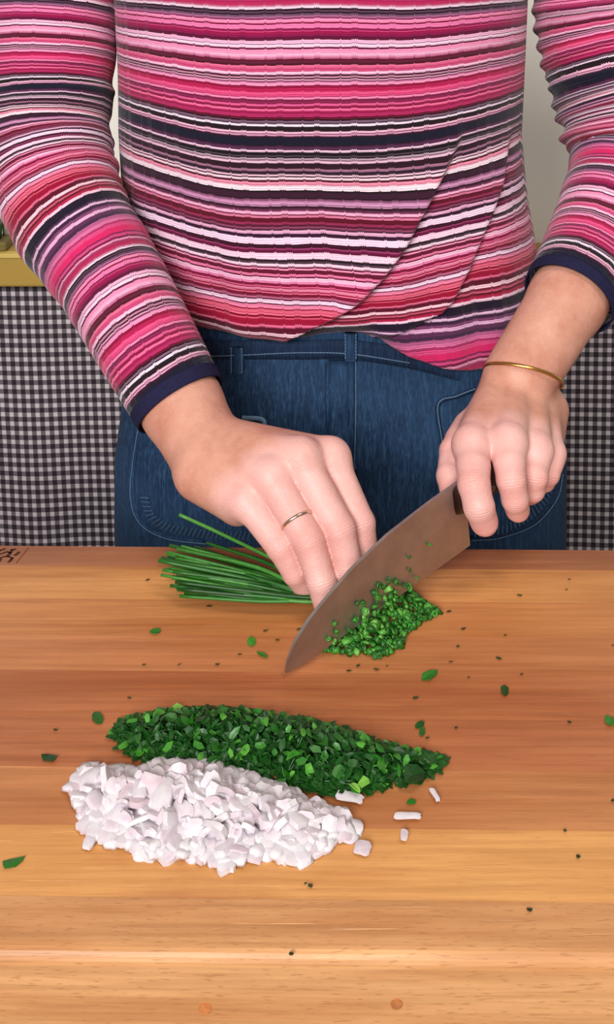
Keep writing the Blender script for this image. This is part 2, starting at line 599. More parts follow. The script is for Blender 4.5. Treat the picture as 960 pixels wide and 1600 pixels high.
board = empty('cutting_board', (0, YC, ZB - bt), 'thick glued beech cutting board with scratches, across the whole foreground', 'cutting board')
edges = [0.4018, 0.4287, 0.4668, 0.5027, 0.538, 0.5735, 0.606, 0.639, 0.6735, 0.697]
tones = ['#d6a060', '#c68c5a', '#d2985a', '#b97b4c', '#aa6840', '#ad6a40', '#b8774a', '#bd7d4a', '#c68950', '#9a603e']
bx0, bx1 = -0.335, 0.335
staves = []
for i in range(9):
    y0, y1 = edges[i], edges[i + 1]
    m = wood('beech_%d' % i, tones[i + 1] if i else '#cd9866', flecks=(0.5 if i == 0 else 0.16), seed=i * 1.37,
             stain=(PZ(300, 1440).x, PZ(300, 1440).y, ZB) if i == 1 else None)
    bm = box_bm(bx0, bx1, y0 + 0.00006, y1 - 0.00006, ZB - bt, ZB)
    if i == 0:
        es = [e for e in bm.edges if all(abs(v.co.y - y0) < 0.001 for v in e.verts) and all(v.co.z > ZB - 0.01 for v in e.verts)]
        bmesh.ops.bevel(bm, geom=es, offset=0.0055, segments=5, affect='EDGES', profile=0.5)
    elif i == 8:
        es = [e for e in bm.edges if all(abs(v.co.y - y1) < 0.001 and v.co.z > ZB - 0.001 for v in e.verts)]
        bmesh.ops.bevel(bm, geom=es, offset=0.0008, segments=2, affect='EDGES')
    if i % 2:                                      # a hair lower than its neighbours
        for v in bm.verts:
            if v.co.z > ZB - 0.001: v.co.z -= 0.00012
    o = bm_obj('stave', yawed(bm), m, board)
    staves.append(o)

# knots in the front face
def on_front(u, v):
    x, a, b = ray(u, v)
    tt = 0.4018 / a
    return Vector((x * tt, 0.4018 + x * tt * sa, ZB + HC + b * tt))
for (u, v, r, h) in ((321, 1578, 0.0028, '#b9703c'), (620, 1567, 0.0026, '#a8683a')):
    p = on_front(u, v)
    p.y = YC + (p.x) * sa - (YC - 0.4018)
    vs, fs = tube([(p.x, p.y + 0.001, p.z), (p.x, p.y - 0.0003, p.z)], r, 12)
    k = mesh('knot', vs, fs, plain('knot_wood', h, 0.5, 0.25, 400), staves[0], False)
    k['label'] = 'small round reddish knot'

# burnt-in brand at the back left
def flat_strokes(name, strokes, mat, parent, z=0.0002):
    mb = MB()
    for pts, wd in strokes:
        w3 = [PZ(0 + x / 9.6, 840 + y / 9.6) for x, y in pts]
        for a, b in zip(w3[:-1], w3[1:]):
            d = (b - a); d.z = 0
            L = d.length
            d.normalize()
            n = Vector((-d.y, d.x, 0)) * wd / 2
            a2, b2 = a - d * wd * 0.25, b + d * wd * 0.25
            q = [a2 + n, a2 - n, b2 - n, b2 + n]
            mb.add([(p.x, p.y, ZB + z) for p in q] + [(p.x, p.y, ZB - 0.0005) for p in q], [(0, 1, 2, 3), (4, 5, 1, 0), (5, 6, 2, 1), (6, 7, 3, 2), (7, 4, 0, 3)])
    return mb.build(name, mat, parent, False)
bl = flat_strokes('brand_mark', [([(-60, 215), (0, 195), (75, 168)], 0.0016), ([(-60, 260), (0, 245), (60, 232), (110, 215), (160, 232)], 0.0013),
    ([(165, 190), (235, 172)], 0.0014), ([(185, 185), (150, 235), (110, 285)], 0.0022), ([(228, 265), (285, 222)], 0.0022),
    ([(-50, 320), (0, 308), (60, 288), (120, 285), (190, 310)], 0.0012), ([(190, 305), (165, 335), (130, 368)], 0.0018), ([(-20, 370), (15, 325)], 0.0016)], M['brand'], staves[8])
bl['label'] = 'dark burnt brand of twisted strokes'
o = flat_strokes('brand_slash', [([(425, 155), (245, 380)], 0.0007)], plain('burnt_line', '#6a3517', 0.8), staves[8])
o['label'] = 'thin slanting burnt line'

# ---------------------------------------------------------------- the person
person = empty('person', (0.02, 0.93, 0.0),
               'person in pink and navy striped knit top and blue jeans chopping chives with a knife', 'person')

# --- body: one continuous surface grown from joints by smooth union
def axis(parts):
    out = []
    for a, b, s in parts:
        n = max(1, int(round((b - a) / s)))
        out.append(np.linspace(a, b, n, endpoint=False))
    out.append(np.array([parts[-1][1]]))
    return np.concatenate(out).astype(np.float32)

FN = 0.0011
gx = axis([(-0.27, -0.165, 0.006), (-0.165, 0.065, FN), (0.065, 0.085, 0.004), (0.085, 0.215, FN), (0.215, 0.335, 0.006)])
gy = axis([(0.585, 0.785, FN), (0.785, 0.85, 0.003), (0.85, 1.08, 0.008)])
gz = axis([(-0.10, -0.004, 0.008), (-0.004, 0.155, FN), (0.155, 0.20, 0.003), (0.20, 0.60, 0.008)])
GX, GY, GZ = gx, gy, gz
D = np.ones((len(gx), len(gy), len(gz)), np.float32)


def L3(p):
    return np.array([p[0], p[1], p[2] - ZB], np.float32)


def smin(a, b, k):
    h = np.clip(0.5 + 0.5 * (b - a) / k, 0, 1)
    return b + (a - b) * h - k * h * (1 - h)


def sl_of(pts, m):
    lo = np.min(pts, 0) - m
    hi = np.max(pts, 0) + m
    s = []
    for g, a, b in zip((GX, GY, GZ), lo, hi):
        i, j = np.searchsorted(g, a), np.searchsorted(g, b)
        s.append(slice(max(0, i - 1), min(len(g), j + 1)))
    return tuple(s)


def seg_d(s, a, b, ra, rb, flat=None):
    X = GX[s[0]][:, None, None]; Y = GY[s[1]][None, :, None]; Z = GZ[s[2]][None, None, :]
    ab = b - a
    l2 = float(ab.dot(ab)) + 1e-12
    px, py, pz = X - a[0], Y - a[1], Z - a[2]
    t = np.clip((px * ab[0] + py * ab[1] + pz * ab[2]) / l2, 0, 1)
    qx, qy, qz = px - t * ab[0], py - t * ab[1], pz - t * ab[2]
    if flat is not None:        # flatten along the direction flat[0] by the factor flat[1]
        n, k = flat
        dn = qx * n[0] + qy * n[1] + qz * n[2]
        d = np.sqrt(np.maximum(qx * qx + qy * qy + qz * qz + (k * k - 1) * dn * dn, 0))
    else:
        d = np.sqrt(qx * qx + qy * qy + qz * qz)
    return d - (ra + (rb - ra) * t)


def base(a, b, ra, rb, k=0.012, flat=None):
    a, b = L3(a), L3(b)
    s = sl_of(np.array([a, b]), max(ra, rb) + k + 0.012)
    D[s] = smin(D[s], seg_d(s, a, b, ra, rb, flat), k)


ARM_R = [(95, -120, 0.945), (90, -40, 0.935), (82, 60, 0.92), (77, 150, 0.905), (78, 235, 0.885), (103, 328, 0.853), (168, 428, 0.81), (226, 530, 0.765), (283, 632, 0.733)]
RAD_R = [0.060, 0.056, 0.0545, 0.0525, 0.0505, 0.0485, 0.0420, 0.0375, 0.0338]
ARM_L = [(925, -120, 0.955), (932, -40, 0.95), (942, 40, 0.943), (962, 120, 0.93), (980, 190, 0.915), (985, 255, 0.898), (962, 322, 0.868), (928, 395, 0.832), (888, 468, 0.793)]
RAD_L = [0.060, 0.056, 0.054, 0.0535, 0.052, 0.050, 0.0450, 0.0400, 0.0350]


def arm(path, rad, wrist, rw_):
    c = catmull(np.array([[*P(*q)] for q in path]), 33)
    r = np.interp(np.linspace(0, 8, 33), range(9), rad)
    for i in range(0, 32, 2):
        base(c[i], c[i + 2], min(r[i] * 0.78, r[i] - 0.0075), min(r[i + 2] * 0.78, r[i + 2] - 0.0075) if i < 28 else 0.0285, 0.006)
    base(c[-1], P(*wrist), 0.0285, rw_, 0.008)


# RH: the hand holding the chives (photo left)
rw = P(318, 690, 0.705)
rcuff = P(283, 632, 0.735)
arm(ARM_R, RAD_R, (318, 694, 0.708), 0.0270)
RM = {'index': ((350, 690, 0.70), (517, 716, 0.676)), 'middle': ((338, 698, 0.695), (470, 716, 0.665)),
      'ring': ((322, 715, 0.688), (424, 746, 0.656)), 'pinky': ((310, 738, 0.684), (384, 782, 0.653))}
for nme, (a, b) in RM.items():
    rr = {'index': 0.0128, 'middle': 0.0128, 'ring': 0.0118, 'pinky': 0.0108}[nme]
    base(P(*a), P(*b), 0.0160, rr, 0.008)
    base(P(*b), P(*b), rr * 1.0, rr * 1.0, 0.005)
base(P(322, 742, 0.69), P(372, 790, 0.665), 0.017, 0.0125, 0.012)       # heel of the hand
base(P(400, 740, 0.70), P(480, 760, 0.69), 0.016, 0.014, 0.015)         # palm
base(P(355, 720, 0.715), P(430, 740, 0.71), 0.016, 0.014, 0.015)        # ball of the thumb
# LH: the hand holding the knife (photo right)
arm(ARM_L, RAD_L, (812, 590, 0.742), 0.0258)
LM = {'index': ((782, 606, 0.738), (738, 696, 0.672)), 'middle': ((804, 610, 0.736), (794, 692, 0.672)),
      'ring': ((826, 618, 0.738), (838, 702, 0.684)), 'pinky': ((842, 626, 0.742), (860, 708, 0.700))}
for nme, (a, b) in LM.items():
    rr = {'index': 0.0125, 'middle': 0.0125, 'ring': 0.0112, 'pinky': 0.0098}[nme]
    base(P(*a), P(*b), 0.0135, rr, 0.006)
    base(P(*b), P(*b), rr * 0.97, rr * 0.97, 0.004)
base(P(770, 640, 0.735), P(725, 690, 0.70), 0.0135, 0.0115, 0.012)      # web and ball of the thumb
base(P(858, 640, 0.75), P(852, 700, 0.725), 0.0145, 0.0125, 0.012)      # outer edge of the palm
base(P(806, 650, 0.748), P(806, 690, 0.725), 0.018, 0.014, 0.015)
# torso under the clothes
tz = GZ[None, None, :]
ax = np.interp(GZ, [-0.1, 0.0, 0.1, 0.2, 0.36, 0.47, 0.53, 0.56, 0.6], [0.185, 0.18, 0.14, 0.14, 0.158, 0.15, 0.07, 0.052, 0.05])
ay = np.interp(GZ, [-0.1, 0.0, 0.1, 0.2, 0.36, 0.47, 0.53, 0.56, 0.6], [0.095, 0.095, 0.08, 0.08, 0.095, 0.08, 0.06, 0.052, 0.05])
q = np.sqrt(((GX[:, None, None] - 0.018) / ax[None, None, :]) ** 2 + ((GY[None, :, None] - 0.935) / ay[None, None, :]) ** 2) - 1
td = (q * np.minimum(ax, ay)[None, None, :]).astype(np.float32)
D = smin(D, td, 0.02)
D = np.maximum(D, (GZ[None, None, :] - 0.595))
D = np.maximum(D, (-0.095 - GZ[None, None, :]))

FING = []   # chains of (point, radius)
RF = {
    'pinky': [((384, 782, 0.653), 0.0098), ((438, 854, 0.632), 0.0088), ((461, 894, 0.630), 0.0080), ((477, 919, 0.634), 0.0072)],
    'ring': [((424, 746, 0.656), 0.0110), ((483, 846, 0.6285), 0.0102), ((502, 908, 0.6195), 0.0091), ((511, 951, 0.618), 0.0076)],
    'middle': [((470, 718, 0.665), 0.0114), ((530, 828, 0.635), 0.0104), ((544, 890, 0.628), 0.0093), ((542, 938, 0.629), 0.0080)],
    'index': [((516, 716, 0.676), 0.0114), ((562, 818, 0.650), 0.0101), ((570, 870, 0.645), 0.0089), ((565, 910, 0.646), 0.0080)],
    'thumb': [((440, 745, 0.705), 0.0135), ((490, 835, 0.678), 0.0110), ((515, 893, 0.655), 0.0098), ((533, 916, 0.6415), 0.0078)],
}
LF = {
    'index': [((737, 696, 0.672), 0.0112), ((740, 728, 0.6565), 0.0112), ((741, 757, 0.644), 0.0102), ((749, 792, 0.639), 0.0097), ((757, 815, 0.642), 0.0090)],
    'middle': [((794, 692, 0.672), 0.0112), ((796, 722, 0.6585), 0.0106), ((799, 750, 0.649), 0.0093), ((805, 780, 0.648), 0.0085), ((809, 796, 0.653), 0.0079)],
    'ring': [((836, 702, 0.684), 0.0104), ((836, 728, 0.675), 0.0096), ((835, 744, 0.668), 0.0089), ((832, 764, 0.670), 0.0083), ((828, 770, 0.678), 0.0078)],
    'pinky': [((861, 708, 0.700), 0.0092), ((859, 728, 0.694), 0.0086), ((856, 740, 0.690), 0.0081), ((850, 750, 0.694), 0.0077), ((844, 755, 0.700), 0.0073)],
    'thumb': [((734, 672, 0.712), 0.0120), ((710, 706, 0.692), 0.0098), ((704, 744, 0.674), 0.0090), ((706, 772, 0.6645), 0.0076)],
}
RES = D.copy()
for hand in (RF, LF):
    for nme, ch in hand.items():
        pts = [L3(P(*c)) for c, _ in ch]
        s = sl_of(np.array(pts), 0.03)
        f = None
        for (a, (_, ra)), (b, (_, rb)) in zip(zip(pts[:-1], ch[:-1]), zip(pts[1:], ch[1:])):
            d = seg_d(s, a, b, ra, rb)
            f = d if f is None else smin(f, d, 0.0006)
        # the knuckles stand a little proud
        for pt, (_, r) in list(zip(pts, ch))[-3:-1]:
            d = seg_d(s, pt, pt, r * 1.03, r * 1.03)
            f = smin(f, d, 0.0012)
        RES[s] = np.minimum(RES[s], smin(D[s], f, 0.0045))


def surface_nets(V, gx, gy, gz):
    ins = V < 0
    c = [ins[i:ins.shape[0] - 1 + i, j:ins.shape[1] - 1 + j, k:ins.shape[2] - 1 + k] for i in (0, 1) for j in (0, 1) for k in (0, 1)]
    sm = np.zeros(c[0].shape, np.int8)
    for q in c: sm += q
    act = (sm > 0) & (sm < 8)
    idx = np.argwhere(act)
    vid = np.full(act.shape, -1, np.int64)
    vid[act] = np.arange(len(idx))
    I, J, K = idx.T
    acc = np.zeros((len(idx), 3)); cnt = np.zeros(len(idx))
    cor = {}
    for a in (0, 1):
        for b in (0, 1):
            for d in (0, 1):
                cor[a, b, d] = V[I + a, J + b, K + d].astype(np.float64)
    xs = [gx[I], gx[I + 1]]; ys = [gy[J], gy[J + 1]]; zs = [gz[K], gz[K + 1]]
    ks = list(cor)
    for p in ks:
        for ax_ in range(3):
            if p[ax_]: continue
            q2 = list(p); q2[ax_] = 1; q2 = tuple(q2)
            va, vb = cor[p], cor[q2]
            mk = (va < 0) != (vb < 0)
            tt = np.where(mk, va / np.where(va == vb, 1, va - vb), 0)
            pa = np.stack([xs[p[0]], ys[p[1]], zs[p[2]]], 1).astype(np.float64)
            pb = np.stack([xs[q2[0]], ys[q2[1]], zs[q2[2]]], 1).astype(np.float64)
            acc += np.where(mk[:, None], pa + (pb - pa) * tt[:, None], 0)
            cnt += mk
    verts = acc / cnt[:, None]
    quads = []
    for ax_ in range(3):
        o1, o2 = [(1, 2), (2, 0), (0, 1)][ax_]
        s0 = [slice(None)] * 3; s1 = [slice(None)] * 3
        s0[ax_] = slice(0, -1); s1[ax_] = slice(1, None)
        A, B = ins[tuple(s0)], ins[tuple(s1)]
        ed = np.argwhere(A != B)
        ok = (ed[:, o1] > 0) & (ed[:, o2] > 0) & (ed[:, o1] < V.shape[o1] - 1) & (ed[:, o2] < V.shape[o2] - 1)
        ed = ed[ok]
        fl = A[tuple(ed.T)]
        def cell(d1, d2):
            e = ed.copy(); e[:, o1] += d1; e[:, o2] += d2
            return vid[tuple(e.T)]
        qd = np.stack([cell(-1, -1), cell(0, -1), cell(0, 0), cell(-1, 0)], 1)
        qd[~fl] = qd[~fl][:, ::-1]
        quads.append(qd)
    quads = np.concatenate(quads)
    return verts, quads


V, Q = surface_nets(RES, GX, GY, GZ)
del RES
# a pass of smoothing
for lam in (0.5, 0.3):
    acc = np.zeros_like(V); cnt = np.zeros(len(V))
    for a, b in ((0, 1), (1, 2), (2, 3), (3, 0)):
        np.add.at(acc, Q[:, a], V[Q[:, b]]); np.add.at(acc, Q[:, b], V[Q[:, a]])
        np.add.at(cnt, Q[:, a], 1); np.add.at(cnt, Q[:, b], 1)
    V = V + lam * (acc / np.maximum(cnt, 1)[:, None] - V)
V = V + np.array([0, 0, ZB])
V[:, 2] = np.where(V[:, 1] < 0.70, np.maximum(V[:, 2], ZB + 0.0002), V[:, 2])      # fingertips press flat on the board
me = bpy.data.meshes.new('body')
me.vertices.add(len(V)); me.vertices.foreach_set('co', V.astype(np.float32).ravel())
me.loops.add(Q.size); me.loops.foreach_set('vertex_index', Q.astype(np.int32).ravel())
me.polygons.add(len(Q)); me.polygons.foreach_set('loop_start', np.arange(0, Q.size, 4, dtype=np.int32))
me.update(calc_edges=True)
me.validate()
me.polygons.foreach_set('use_smooth', np.ones(len(me.polygons), dtype=bool))
me.materials.append(M['skin'])
fl = np.zeros(len(V), np.float32)          # skin is redder over the knuckles and at the fingertips
for hand in (RF, LF):
    for nme, ch in hand.items():
        for k in (len(ch) - 3, len(ch) - 1):
            pt = np.array(P(*ch[k][0]))
            d = np.linalg.norm(V - pt, axis=1)
            fl = np.maximum(fl, np.clip(1.5 - d / ch[k][1], 0, 1) * (0.7 if k < len(ch) - 1 else 0.9))
al = np.zeros(len(V), np.float32); cm = np.zeros(len(V), np.float32)      # skin creases across the finger joints
for hand in (RF, LF):
    for nme, ch in hand.items():
        if nme == 'thumb': continue
        ps = [np.array(P(*c)) for c, _ in ch]
        for k, wgt in ((len(ch) - 3, 1.0), (len(ch) - 2, 0.7)):
            ax_ = ps[k + 1] - ps[k - 1]; ax_ /= np.linalg.norm(ax_)
            q_ = V - ps[k]
            d = np.linalg.norm(q_, axis=1)
            t_ = q_ @ ax_
            mk = np.clip(1.35 - d / ch[k][1], 0, 0.3) / 0.3 * np.clip(1 - np.abs(t_) / 0.006, 0, 1) * wgt
            sel = mk > cm
            cm = np.where(sel, mk, cm); al = np.where(sel, t_ * 1000, al)
fgr = np.zeros(len(V), np.float32)         # paler and pinker skin from the knuckles to the fingertips
for hand in (RF, LF):
    for nme, ch in hand.items():
        ps = [np.array(P(*c)) for c, _ in ch]
        for a_, b_ in zip(ps[:-1], ps[1:]):
            ab_ = b_ - a_
            t_ = np.clip(((V - a_) @ ab_) / ab_.dot(ab_), 0, 1)
            d = np.linalg.norm(V - a_ - t_[:, None] * ab_, axis=1)
            fgr = np.maximum(fgr, np.clip((0.026 - d) / 0.013, 0, 1))
for nm_, dat in (('finger', fgr), ('flush', fl), ('along', al), ('crease', cm)):
    at = me.attributes.new(nm_, 'FLOAT', 'POINT')
    at.data.foreach_set('value', dat.astype(np.float32))
body = link('body', me, person)

# fingernail, ring, bracelet
def disc_at(p, n, u, ru, rv, hgt, mat, name, parent):
    n = Vector(n).normalized(); u = Vector(u); u = (u - n * u.dot(n)).normalized(); v = n.cross(u)
    vs, fs = [], []
    for k, rr in enumerate((1.0, 0.8, 0.45)):
        for j in range(14):
            a = 2 * math.pi * j / 14
            vs.append(Vector(p) + u * math.cos(a) * ru * rr + v * math.sin(a) * rv * rr + n * (hgt * (1 - rr * rr)))
    vs.append(Vector(p) + n * hgt)
    for k in range(2):
        for j in range(14):
            q = (j + 1) % 14
            fs.append((k * 14 + j, k * 14 + q, (k + 1) * 14 + q, (k + 1) * 14 + j))
    for j in range(14):
        fs.append((28 + j, 28 + (j + 1) % 14, 42))
    return mesh(name, vs, fs, mat, parent)

a, b = P(*RF['ring'][2][0]), P(*RF['ring'][3][0])
disc_at(b + Vector((0.0035, -0.0060, -0.0005)), (0.4, -0.9, 0.1), b - a, 0.0052, 0.0036, 0.0010, M['nail'], 'fingernail', body)

def hoop(c, axis_, rx, ry, wid, thk, mat, name, parent, up=(0, 0, 1), label=None):
    """flat band around axis_: rx/ry radii"""
    axis_ = Vector(axis_).normalized()
    u = Vector(up); u = (u - axis_ * u.dot(axis_)).normalized()
    v = axis_.cross(u)
    vs, fs = [], []
    n = 56
    prof = [(-wid / 2, 0), (-wid / 2, thk * 0.7), (0, thk), (wid / 2, thk * 0.7), (wid / 2, 0)]
    for j in range(n):
        a = 2 * math.pi * j / n
        for (s, h) in prof:
            vs.append(Vector(c) + axis_ * s + u * math.cos(a) * (rx + h) + v * math.sin(a) * (ry + h))
    k = len(prof)
    for j in range(n):
        q = (j + 1) % n
        for i in range(k):
            i2 = (i + 1) % k
            fs.append((j * k + i, j * k + i2, q * k + i2, q * k + i))
    o = mesh(name, vs, fs, mat, parent)
    if label: o['label'] = label
    return o

a, b = P(424, 746, 0.656), P(483, 846, 0.6285)
hoop(a.lerp(b, 0.70), (b - a) + Vector((-0.006, 0, 0.004)), 0.0105, 0.0105, 0.0020, 0.0009, M['ring'], 'ring', person, label='thin pale gold ring on the ring finger')
a, b = P(812, 590, 0.742), P(885, 455, 0.795)
bc = P(818, 588, 0.744)
hoop(bc, (b - a) + Vector((-0.022, 0.0, 0.03)), 0.0295, 0.0282, 0.0024, 0.0011, M['gold'], 'bracelet', person, label='thin gold bangle on the knife wrist')

# --- jeans
jn = None
NJ = 160
zs = [0.118, 0.10, 0.06, 0.02, -0.03, -0.08, -0.12, -0.18, -0.24]
jl = np.interp
prof_z = np.array([-0.24, -0.18, -0.12, -0.05, 0.0, 0.05, 0.10, 0.118])
cxz = np.array([0.030, 0.030, 0.030, 0.030, 0.031, 0.033, 0.034, 0.034])
hwz = np.array([0.203, 0.2045, 0.205, 0.203, 0.196, 0.178, 0.160, 0.157])
hdz = np.array([0.105, 0.112, 0.118, 0.118, 0.116, 0.112, 0.106, 0.105])
JY = 0.93
def jeans_pt(th, z, out=0.0):
    """th 0 = +X side, -90 deg = front"""
    cx, hw, hd = (np.interp(z, prof_z, k) for k in (cxz, hwz, hdz))
    c, s = math.cos(th), math.sin(th)
    e = 0.86
    x = math.copysign(abs(c) ** e, c) * (hw + out)
    y = math.copysign(abs(s) ** e, s) * (hd + out)
    fold = 0.0
    if s < 0:
        fold = 0.0022 * math.sin(z * 70 + x * 18) * max(0, 0.6 - abs(z + 0.03) * 4) * (1 + 0.6 * math.sin(x * 33 + z * 20))
        fold += -0.006 * math.exp(-((x) / 0.012) ** 2) * max(0.0, min(1.0, (-z - 0.02) * 8))
    return Vector((cx + x, JY + y - fold * 1.0, ZB + z))
def front_th(u, v):
    """angle and height of the jeans front seen at a place of the photograph"""
    z = P(u, v, 0.825).z - ZB
    Y = 0.825
    for _ in range(12):
        p = P(u, v, Y)
        z = p.z - ZB
        cx, hw, hd = (np.interp(z, prof_z, k) for k in (cxz, hwz, hdz))
        c = max(-0.995, min(0.995, (p.x - cx) / hw))
        cc = math.copysign(abs(c) ** (1 / 0.86), c)
        th = -math.acos(max(-1, min(1, cc)))
        Y2 = jeans_pt(th, z).y
        Y = Y * 0.4 + Y2 * 0.6
    return th, z
def on_jeans(u, v, out=0.0):
    th, z = front_th(u, v)
    return jeans_pt(th, z, out)

vs, fs = [], []
rows = np.linspace(0.118, -0.24, 90)
for z in rows:
    for j in range(NJ):
        vs.append(jeans_pt(2 * math.pi * j / NJ, z))
for i in range(len(rows) - 1):
    for j in range(NJ):
        k = (j + 1) % NJ
        fs.append((i * NJ + j, i * NJ + k, (i + 1) * NJ + k, (i + 1) * NJ + j))
mb = MB(); mb.add(vs, [f[::-1] for f in fs])
for sx in (-1, 1):
    c = [(0.03 + sx * 0.098, JY, ZB - 0.20), (0.03 + sx * 0.10, JY, ZB - 0.40), (0.03 + sx * 0.10, JY + 0.01, ZB - 0.65), (0.03 + sx * 0.10, JY + 0.02, 0.0)]
    c = catmull(c, 16)
    mb.add(*tube(c, np.linspace(0.104, 0.085, 16), 28))
jeans = mb.build('jeans', M['denim'], person)
jeans['label'] = 'mid blue denim jeans with patch pockets'

def strip(pts2, width, hgt, mat, name, parent, n=None, smooth=True):
    """raised strip laid on the jeans along photo points"""
    pts = catmull(np.array(pts2, float), n or len(pts2) * 6)
    c = np.array([on_jeans(u, v, 0.0006) for u, v in pts])
    tng = np.gradient(c, axis=0); tng /= np.linalg.norm(tng, axis=1)[:, None]
    nrm = np.array([(on_jeans(u, v, 0.01) - on_jeans(u, v, 0.0)) for u, v in pts]); nrm /= np.linalg.norm(nrm, axis=1)[:, None]
    sd = np.cross(tng, nrm)
    vs, fs = [], []
    for i in range(len(c)):
        for s, h in ((-1, -0.001), (-1, hgt), (-0.3, hgt * 1.25), (0.3, hgt * 1.25), (1, hgt), (1, -0.001)):
            vs.append(c[i] + sd[i] * s * width / 2 + nrm[i] * h)
    for i in range(len(c) - 1):
        for k in range(5):
            fs.append((i * 6 + k, i * 6 + k + 1, (i + 1) * 6 + k + 1, (i + 1) * 6 + k))
    fs.append((0, 1, 2, 3, 4, 5)); e = (len(c) - 1) * 6
    fs.append((e + 5, e + 4, e + 3, e + 2, e + 1, e))
    return mesh(name, vs, fs, mat, parent, smooth)

def dashes(pts2, mat, name, parent, period=6.0, wid=0.0011, off=0.0012, duty=0.6, across=False):
    pts = catmull(np.array(pts2, float), 400)
    s = np.concatenate([[0], np.cumsum(np.linalg.norm(np.diff(pts, axis=0), axis=1))])
    mb = MB()
    k = 0.0
    while k + period * duty < s[-1]:
        q = [np.array([np.interp(k + d * period * duty, s, pts[:, 0]), np.interp(k + d * period * duty, s, pts[:, 1])]) for d in (0, 1)]
        if across:
            m_ = (q[0] + q[1]) / 2; d = q[1] - q[0]; d /= np.linalg.norm(d)
            n = np.array([-d[1], d[0]]) * 6
            q = [m_ - n + d * 2, m_ + n - d * 2]
        a, b = on_jeans(*q[0], off), on_jeans(*q[1], off)
        mb.add(*tube([a, b], wid / 2, 4))
        k += period
    o = mb.build(name, mat, parent, False)
    o['kind'] = 'stuff'
    return o

# waistband, loops, fly, pockets
strip([(300, 546), (380, 546), (470, 546), (548, 546), (640, 560), (720, 580)], 0.0155, 0.0012, M['denim_dark'], 'waistband', jeans)
dashes([(300, 556), (380, 553), (470, 549), (548, 551), (640, 565)], M['thread'], 'waist_stitching', jeans, 5, 0.0009, 0.0030, 0.85)
for (u, v0, v1) in ((375, 540, 581), (548, 518, 562)):
    o = strip([(u, v0), (u, (v0 + v1) / 2), (u, v1)], 0.009, 0.0030, M['denim'], 'belt_loop', jeans)
    for du in (-8, 8):
        dashes([(u + du, v0), (u + du, v1)], M['thread'], 'loop_stitching', o, 5, 0.0009, 0.0046, 0.8)
strip([(531, 562), (531, 640), (533, 700), (541, 735)], 0.0175, 0.0008, M['denim'], 'fly_panel', jeans)
strip([(549, 560), (549, 640), (547, 740), (545, 850)], 0.0042, 0.0012, M['denim'], 'fly_seam', jeans)
dashes([(556, 562), (556, 640), (553, 760)], M['thread'], 'fly_stitching', jeans, 4, 0.0008, 0.0012, 0.85)
dashes([(509, 565), (509, 640), (514, 690), (535, 720)], M['denim'], 'fly_topstitching', jeans, 4, 0.0010, 0.0012, 0.8)
strip([(222, 650), (211, 720), (208, 775), (222, 815), (262, 838), (320, 846)], 0.0030, 0.0010, M['denim'], 'pocket_edge', jeans)
dashes([(222, 650), (211, 720), (207, 775), (221, 816), (262, 840), (330, 849)], M['thread'], 'pocket_stitching', jeans, 4, 0.0008, 0.0018, 0.85)
dashes([(228, 775), (238, 805), (268, 824), (330, 834), (395, 836)], M['braid'], 'pocket_braid', jeans, 7, 0.0015, 0.0014, 0.6, True)
strip([(380, 652), (412, 656), (411, 680)], 0.0030, 0.0010, M['thread'], 'pocket_corner', jeans)
strip([(740, 608), (714, 618), (684, 632), (690, 690), (692, 745), (694, 780)], 0.0030, 0.0012, M['denim_dark'], 'pocket_edge', jeans, 60)
dashes([(740, 606), (712, 617), (683, 630), (689, 690), (691, 745), (693, 780)], M['thread'], 'pocket_stitching', jeans, 4, 0.0009, 0.0022, 0.85)
strip([(735, 840), (780, 836), (832, 815), (866, 776), (874, 740)], 0.0030, 0.0012, M['denim_dark'], 'pocket_edge', jeans)
dashes([(740, 832), (790, 824), (834, 798), (858, 760), (862, 735)], M['braid'], 'pocket_braid', jeans, 7, 0.0015, 0.0014, 0.6, True)
dashes([(735, 843), (780, 839), (834, 818), (868, 778), (877, 740)], M['thread'], 'pocket_stitching', jeans, 4, 0.0007, 0.0018, 0.85)

# --- striped top
SY = 0.93
zrow = np.array([P(480, v, SY).z - ZB for v in (-260, -190, -120, -40, 10, 100, 200, 300, 380, 450, 520, 580)])
def xat(u, v):
    return P(u, v, SY).x
Lx = np.array([xat(u, v) for u, v in ((400, -260), (250, -190), (175, -120), (178, -40), (183, 10), (187, 100), (189, 200), (197, 300), (212, 380), (222, 450), (230, 520), (225, 580))])
Rx = np.array([xat(u, v) for u, v in ((560, -260), (700, -190), (820, -120), (822, -40), (820, 10), (816, 100), (813, 200), (822, 300), (834, 380), (840, 450), (846, 520), (850, 580))])
HD = np.array([0.07, 0.085, 0.10, 0.112, 0.116, 0.118, 0.116, 0.114, 0.115, 0.118, 0.120, 0.120])
zo = np.argsort(zrow)
def sh_prof(z):
    return np.interp(z, zrow[zo], Lx[zo]), np.interp(z, zrow[zo], Rx[zo]), np.interp(z, zrow[zo], HD[zo])

F1 = np.array([(150, 745), (230, 712), (280, 690), (330, 664), (380, 636), (430, 600), (465, 565), (495, 520), (515, 480), (530, 450)], float)
F2 = np.array([(200, 802), (230, 795), (290, 781), (350, 760), (420, 735), (470, 708), (488, 690), (510, 640), (530, 590)], float)
nth, nrw = 420, 300
ths = []
# denser in front
for j in range(nth):
    ths.append(-math.pi / 2 + 2 * math.pi * (j / nth - 0.5))
def ease(a): return a - 0.45 * np.sin(a)
aa = np.linspace(-math.pi, math.pi, nth, endpoint=False)
th = -math.pi / 2 + ease(aa)
TH = th[None, :]
